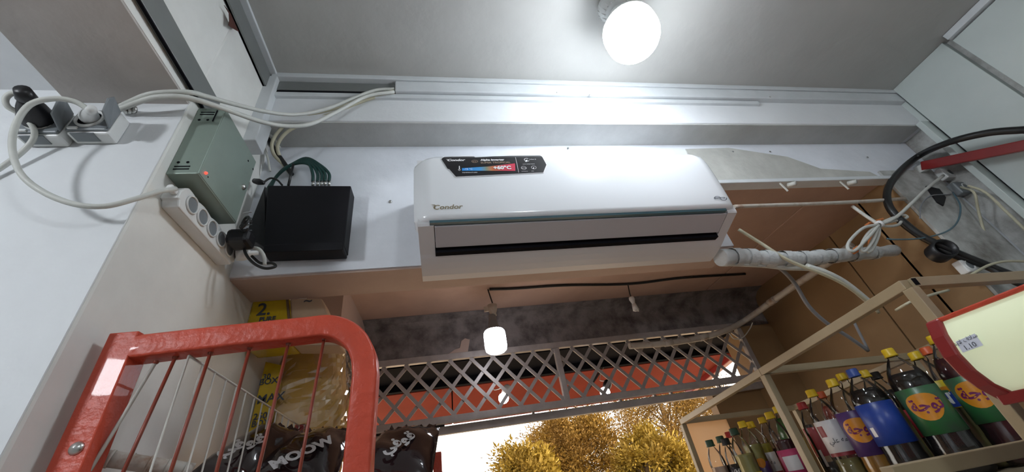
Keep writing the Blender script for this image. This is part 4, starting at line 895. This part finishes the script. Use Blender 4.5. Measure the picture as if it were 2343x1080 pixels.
mb = MB(); n = len(prof); ys = [Y1-0.018, 0.40, 0.30, 0.15, 0.0, Y0]
mb.add([(x,yy,z) for yy in ys for x,z in prof], [(i*n+k,(i+1)*n+k,(i+1)*n+k+1,i*n+k+1) for i in range(len(ys)-1) for k in range(n-1)], True); hb = mb.build('light_panel', 'lightbox', fr)
mb = MB(); mb.box(prof[0][0]-0.004,1.25,Y0,Y1,prof[0][1]-0.001,prof[0][1]+0.006); mb.build('top_frame', 'red', fr, bevel=0.002)
mb = MB(); mb.box(prof[-1][0]-0.012,1.25,Y0,Y1,prof[-1][1]-0.012,prof[-1][1]+0.003); mb.build('bottom_frame', 'red_dark', fr, bevel=0.002)
mb = MB(); mb.box(0.83,1.25,Y0,Y1,-1.5,prof[-1][1]-0.012); mb.build('cabinet', 'black', fr, bevel=0.006)
# price note taped on the panel
def lp(u, v, off=0.0012):
    # meet the sight line with the curved panel
    r = ray(u,v); best = None
    for (xa,za),(xb,zb) in zip(prof, prof[1:]):
        # plane through the two profile edges, along y
        nx, nz = (zb-za), -(xb-xa); den = nx*r.x+nz*r.z
        if abs(den) < 1e-9: continue
        s_ = (nx*xa+nz*za)/den; z = r.z*s_
        if min(za,zb)-0.004 <= z <= max(za,zb)+0.004: best = r*(s_*(1-off))
    return best
cs = [lp(u,v,0.003) for u,v in ((2186,782),(2230,763),(2250,790),(2203,807))]
if all(c is not None for c in cs):
    mb = MB(); mb.add(cs, [(0,1,2,3)]); nt_ = mb.build('price_note', 'paper'); tag(nt_, 'handwritten price note taped to the light-box header', 'note')
    a_ = (cs[1]-cs[0]).normalized(); nq = (cs[1]-cs[0]).cross(cs[3]-cs[0]).normalized(); nq = nq if nq.dot(cs[0]) < 0 else -nq; b_ = nq.cross(a_)
    b_ = b_ if b_.z > 0 else -b_; Lc = (cs[1]-cs[0]).length
    lettering('handwriting', '\uFEAA\uFEF3\uFEFB \uFED1\uFEFC\uFEB3', Lc*0.30, on_plane(cs[0]+(cs[1]-cs[0])*0.45-b_*Lc*0.12, a_, b_, nq), 'dark_ink', nt_, center=True)
    lettering('handwriting', '1.10', Lc*0.36, on_plane((cs[0]+cs[2])/2-b_*Lc*0.13, a_, b_, nq), 'dark_ink', nt_, center=True)

# ================================================================== RIGHT-HAND CLUTTER
XW = 2.13
rb0 = atx(2112,380,XW); rb1 = atx(2360,330,XW)
t = thing('red_bar', (rb0+rb1)/2, 'dark red painted metal bar with bare end above the tangled sockets', 'bar')
mb = MB(); mb.bar(rb0, rb0+(rb1-rb0)*4, 0.03, 0.04); mb.build('bar', 'red_dark', t, bevel=0.004)
mb = MB(); mb.bar(rb0-(rb1-rb0).normalized()*0.035+Vector((0,0,-0.02)), rb0+(rb1-rb0)*0.08, 0.026, 0.034); mb.build('bare_end', 'wall_dirty', t, bevel=0.004)
cable('thick_black_cable', [(2.15,-0.6,'w',0.80),(2.12,0.2,'w',0.82),(2420,290,'x',2.05),(2343,297,'x',2.06),(2260,304,'x',2.06),(2170,326,'x',2.06),(2100,358,'y',0.955),(2052,400,'y',0.955),(2030,440,'y',0.96),(2040,482,'y',0.965),(2095,532,'y',0.965),(2160,566,'y',0.95),(2250,604,'y',0.93),(2360,645,'y',0.90),(2.12,0.80,'w',0.10),(2.14,0.76,'w',-0.40)], 0.0135, 'cable_k', 'thick black cable arching over the right-hand sockets')
cable('black_cable', [(2060,500,'y',0.967),(2110,540,'y',0.965),(2170,580,'y',0.955),(2260,612,'y',0.93),(2360,660,'y',0.90),(2.10,0.77,'w',0.05),(2.14,0.72,'w',-0.40)], 0.010, 'cable_k', 'second black cable below the thick arching one')
def small_socket(u, v, label, w, h, m='white_pl', hole=True):
    c = aty(u, v, 0.973); t = thing('junction_box', c, label, 'socket', 'battered junction boxes on the right jamb')
    mb = MB(); mb.box(c.x-w/2,c.x+w/2,0.945,0.975,c.z-h/2,c.z+h/2); mb.build('case', m, t, bevel=0.005)
    mb = MB(); mb.lathe([(0.014,0),(0.018,0.003),(0.020,0)], (c.x,0.945,c.z), (0,-1,0), 18); mb.build('rim', 'white_pl', t)
    mb = MB(); mb.lathe([(0,0.0006),(0.0135,0.0006)], (c.x,0.945,c.z), (0,-1,0), 14); mb.build('well', 'grey_pl', t)
small_socket(2160, 404, 'white junction box with cable plugged in, below the dark red bar', 0.075, 0.055)
small_socket(2195, 437, 'grey junction box with open cover, between the red bar and the wall seam', 0.095, 0.06, 'grey_pl')
small_socket(2200, 616, 'small white socket just above the end of the drinks rack', 0.05, 0.05)
q = [aty(u,v,0.968) for u,v in ((2120,425),(2150,432),(2165,452),(2160,470),(2146,462),(2130,440))]
mb = MB(); mb.prism(q, (0,0.008,0)); tag(mb.build('black_tape', 'black'), 'scrap of black tape hanging between the junction boxes', 'tape')
# pipe stub
c = aty(2143,582,0.975); t = thing('pipe_stub', c, 'open black pipe end in the wall above the drinks rack', 'pipe')
mb = MB(); mb.lathe([(0.030,0),(0.030,0.05),(0.036,0.05),(0.036,0)], c, (-0.35,-0.9,0), 20); mb.build('collar', 'black', t)
mb = MB(); mb.lathe([(0,0.012),(0.030,0.012)], c, (-0.35,-0.9,0), 20); mb.build('bore', 'dark', t)
cable('white_cable', [(2158,402,'y',0.935),(2120,432,'y',0.93),(2085,466,'y',0.93),(2050,497,'y',0.94),(2015,512,'y',0.95),(1990,500,'y',0.96),(1950,472,'y',0.98)], 0.006, 'cable_w', 'white cable from junction box to the tied coil')
# tied coil
cc = aty(2012,513,0.945); t = thing('cable_coil', cc, 'hank of white cable tied in the middle, hanging by the taped pipe', 'cable')
for k, l in enumerate(([(2012,513),(1975,522),(1945,550),(1940,568),(1955,574),(1985,545),(2012,514)], [(2012,513),(1985,535),(1970,565),(1978,575),(1998,550),(2012,514)], [(2012,513),(1998,545),(1985,574),(1995,572),(2010,540),(2013,514)], [(2012,513),(2040,500),(2062,500),(2056,514),(2030,518),(2012,513)], [(2012,513),(2045,506),(2075,498),(2066,492),(2038,500),(2012,512)])):
    mb = MB(); mb.tube(catmull([aty(u,v,0.945+0.006*k) for u,v in l], 6), 0.0052, 7); mb.build('loop', 'cable_w', t)
mb = MB(); mb.lathe([(0.008,-0.006),(0.014,-0.004),(0.014,0.004),(0.008,0.006)], cc, (1,0,0.5), 12); mb.build('tie', 'white_pl', t)
for u,v,du,dv_ in ((2000,508,16,5),(1975,548,-18,14),(1948,572,-10,6)):
    p = aty(u-du,v+abs(dv_),0.975); q = aty(u+abs(du),v-dv_,0.975); mb = MB(); mb.bar(p,q,0.006,0.020,up=(0,1,0)); 
    tag(mb.build('orange_tape', 'orange'), ('orange tape strip just above the knot of the cable hank','orange tape strip inside the cable hank','orange tape strip on top of the taped pipe')[(u==1975)+2*(u==1948)], 'tape')
cable('white_conduit', [(1680,473,'y',0.965),(1760,470,'y',0.968),(1850,467,'y',0.968),(1960,462,'y',0.968),(2070,455,'y',0.968)], 0.0075, 'conduit', 'old white conduit stretched level from the air conditioner to the jamb', cat='conduit')
cable('yellow_cable', [(2198,428,'y',0.945),(2228,440,'x',2.13),(2238,480,'x',2.14),(2252,530,'x',2.14),(2272,575,'x',2.14),(2310,615,'x',2.14),(2350,665,'x',2.14)], 0.0045, 'cable_y', 'yellowed cable trailing down the right panel')
cable('yellow_cable', [(2215,425,'x',2.145),(2254,440,'x',2.145),(2300,482,'x',2.145),(2350,530,'x',2.145)], 0.005, 'cable_y', 'yellowed cable following the panel seam')
cable('teal_cable', [(2180,440,'y',0.965),(2197,470,'y',0.96),(2192,505,'y',0.96),(2165,530,'y',0.955),(2110,545,'y',0.955),(2050,548,'y',0.96),(2028,546,'y',0.965)], 0.003, 'cable_teal', 'thin teal wire looping round the white patch')
cable('teal_cable', [(2175,445,'y',0.968),(2130,448,'y',0.968),(2108,470,'y',0.968),(2105,500,'y',0.968)], 0.0025, 'cable_gr', 'thin grey wire looping left of the white patch')
cable('beige_cord', [(1690,525,'y',0.955),(1740,556,'y',0.955),(1790,588,'y',0.95),(1830,607,'y',0.95),(1880,626,'y',0.95),(1930,650,'y',0.96),(1985,690,'y',0.98),(2010,715,'y',1.0)], 0.0055, 'cable_y', 'beige cord slanting down across the taped pipe')
cable('flex_conduit', [(1845,609,'y',0.958),(1890,624,'y',0.955),(1935,648,'y',0.965),(1985,688,'y',0.985),(2005,708,'y',1.0)], 0.0095, 'cable_w', 'thick white flex conduit bending down behind the rack rail')
cable('grey_cable', [(1768,606,'y',1.0),(1790,618,'y',1.02),(1818,648,'y',1.1),(1850,700,'y',1.15),(1890,738,'y',1.18),(1940,770,'y',1.2),(1986,802,'y',1.22)], 0.007, 'cable_gr', 'grey cable drooping from the pipe behind the rack rail')
cable('grey_cable', [(1946,715,'y',1.18),(1958,745,'y',1.2),(1985,798,'y',1.22)], 0.005, 'cable_gr', 'short grey cable end beside the drooping grey cable')
cable('beige_cord', [(2050,710,'y',0.9),(2085,690,'y',0.85),(2130,675,'y',0.85),(2170,664,'y',0.87)], 0.004, 'cable_y', 'beige cord behind the top corner of the drinks rack')
cable('beige_cord', [(2220,630,'y',0.85),(2260,608,'y',0.85),(2300,598,'y',0.84),(2350,598,'y',0.83)], 0.004, 'cable_y', 'beige cord above the near rail of the drinks rack')
# conduit round the porch corner
P = pts([(1440,792,'y',2.0),(1520,786,'y',2.0),(1600,774,'y',2.0),(1660,756,'y',1.97),(1705,733,'x',1.83),(1760,694,'x',1.86),(1819,653,'x',1.88),(1880,612,'x',1.90),(1950,560,'x',1.92)])
t = thing('corner_conduit', P[3], 'pale conduit curving round the porch corner above the lattice', 'conduit')
mb = MB(); mb.tube(catmull(P, 8), 0.017, 12); mb.build('tube', 'conduit', t)
for i in (1,2,5):
    d_ = (P[i+1]-P[i]).normalized(); mb = MB(); mb.tube([P[i], P[i]+d_*0.05], 0.020, 12); mb.build('sleeve', 'conduit', t)
cable('thin_wire', [(1668,762,'y',1.95),(1680,775,'y',1.95),(1700,772,'y',1.95),(1716,752,'y',1.95),(1722,738,'y',1.93)], 0.003, 'cable_w', 'thin white wire drooping under the corner conduit', cat='wire')
# bulb clips on the ragged strip right of the AC
for k,(u,v) in enumerate(((1803,424),(1940,420))):
    c = aty(u,v,0.955); t = thing('wall_clip', c, ('white clip on the ragged strip, nearer the air conditioner','white clip on the ragged strip, nearer the black cable')[k], 'clip')
    mb = MB(); mb.lathe([(0,0),(0.009,0),(0.009,0.028),(0,0.028)], c, (0.3,-0.8,-0.4), 12); mb.build('peg', 'bare', t)
    mb = MB(); mb.bar(c+Vector((-0.03,0,0.012)), c+Vector((-0.02,0,-0.03)), 0.004, 0.006); mb.build('bent_wire', 'bare', t)

for o in bpy.data.objects:
    if '_o' in o: del o['_o']
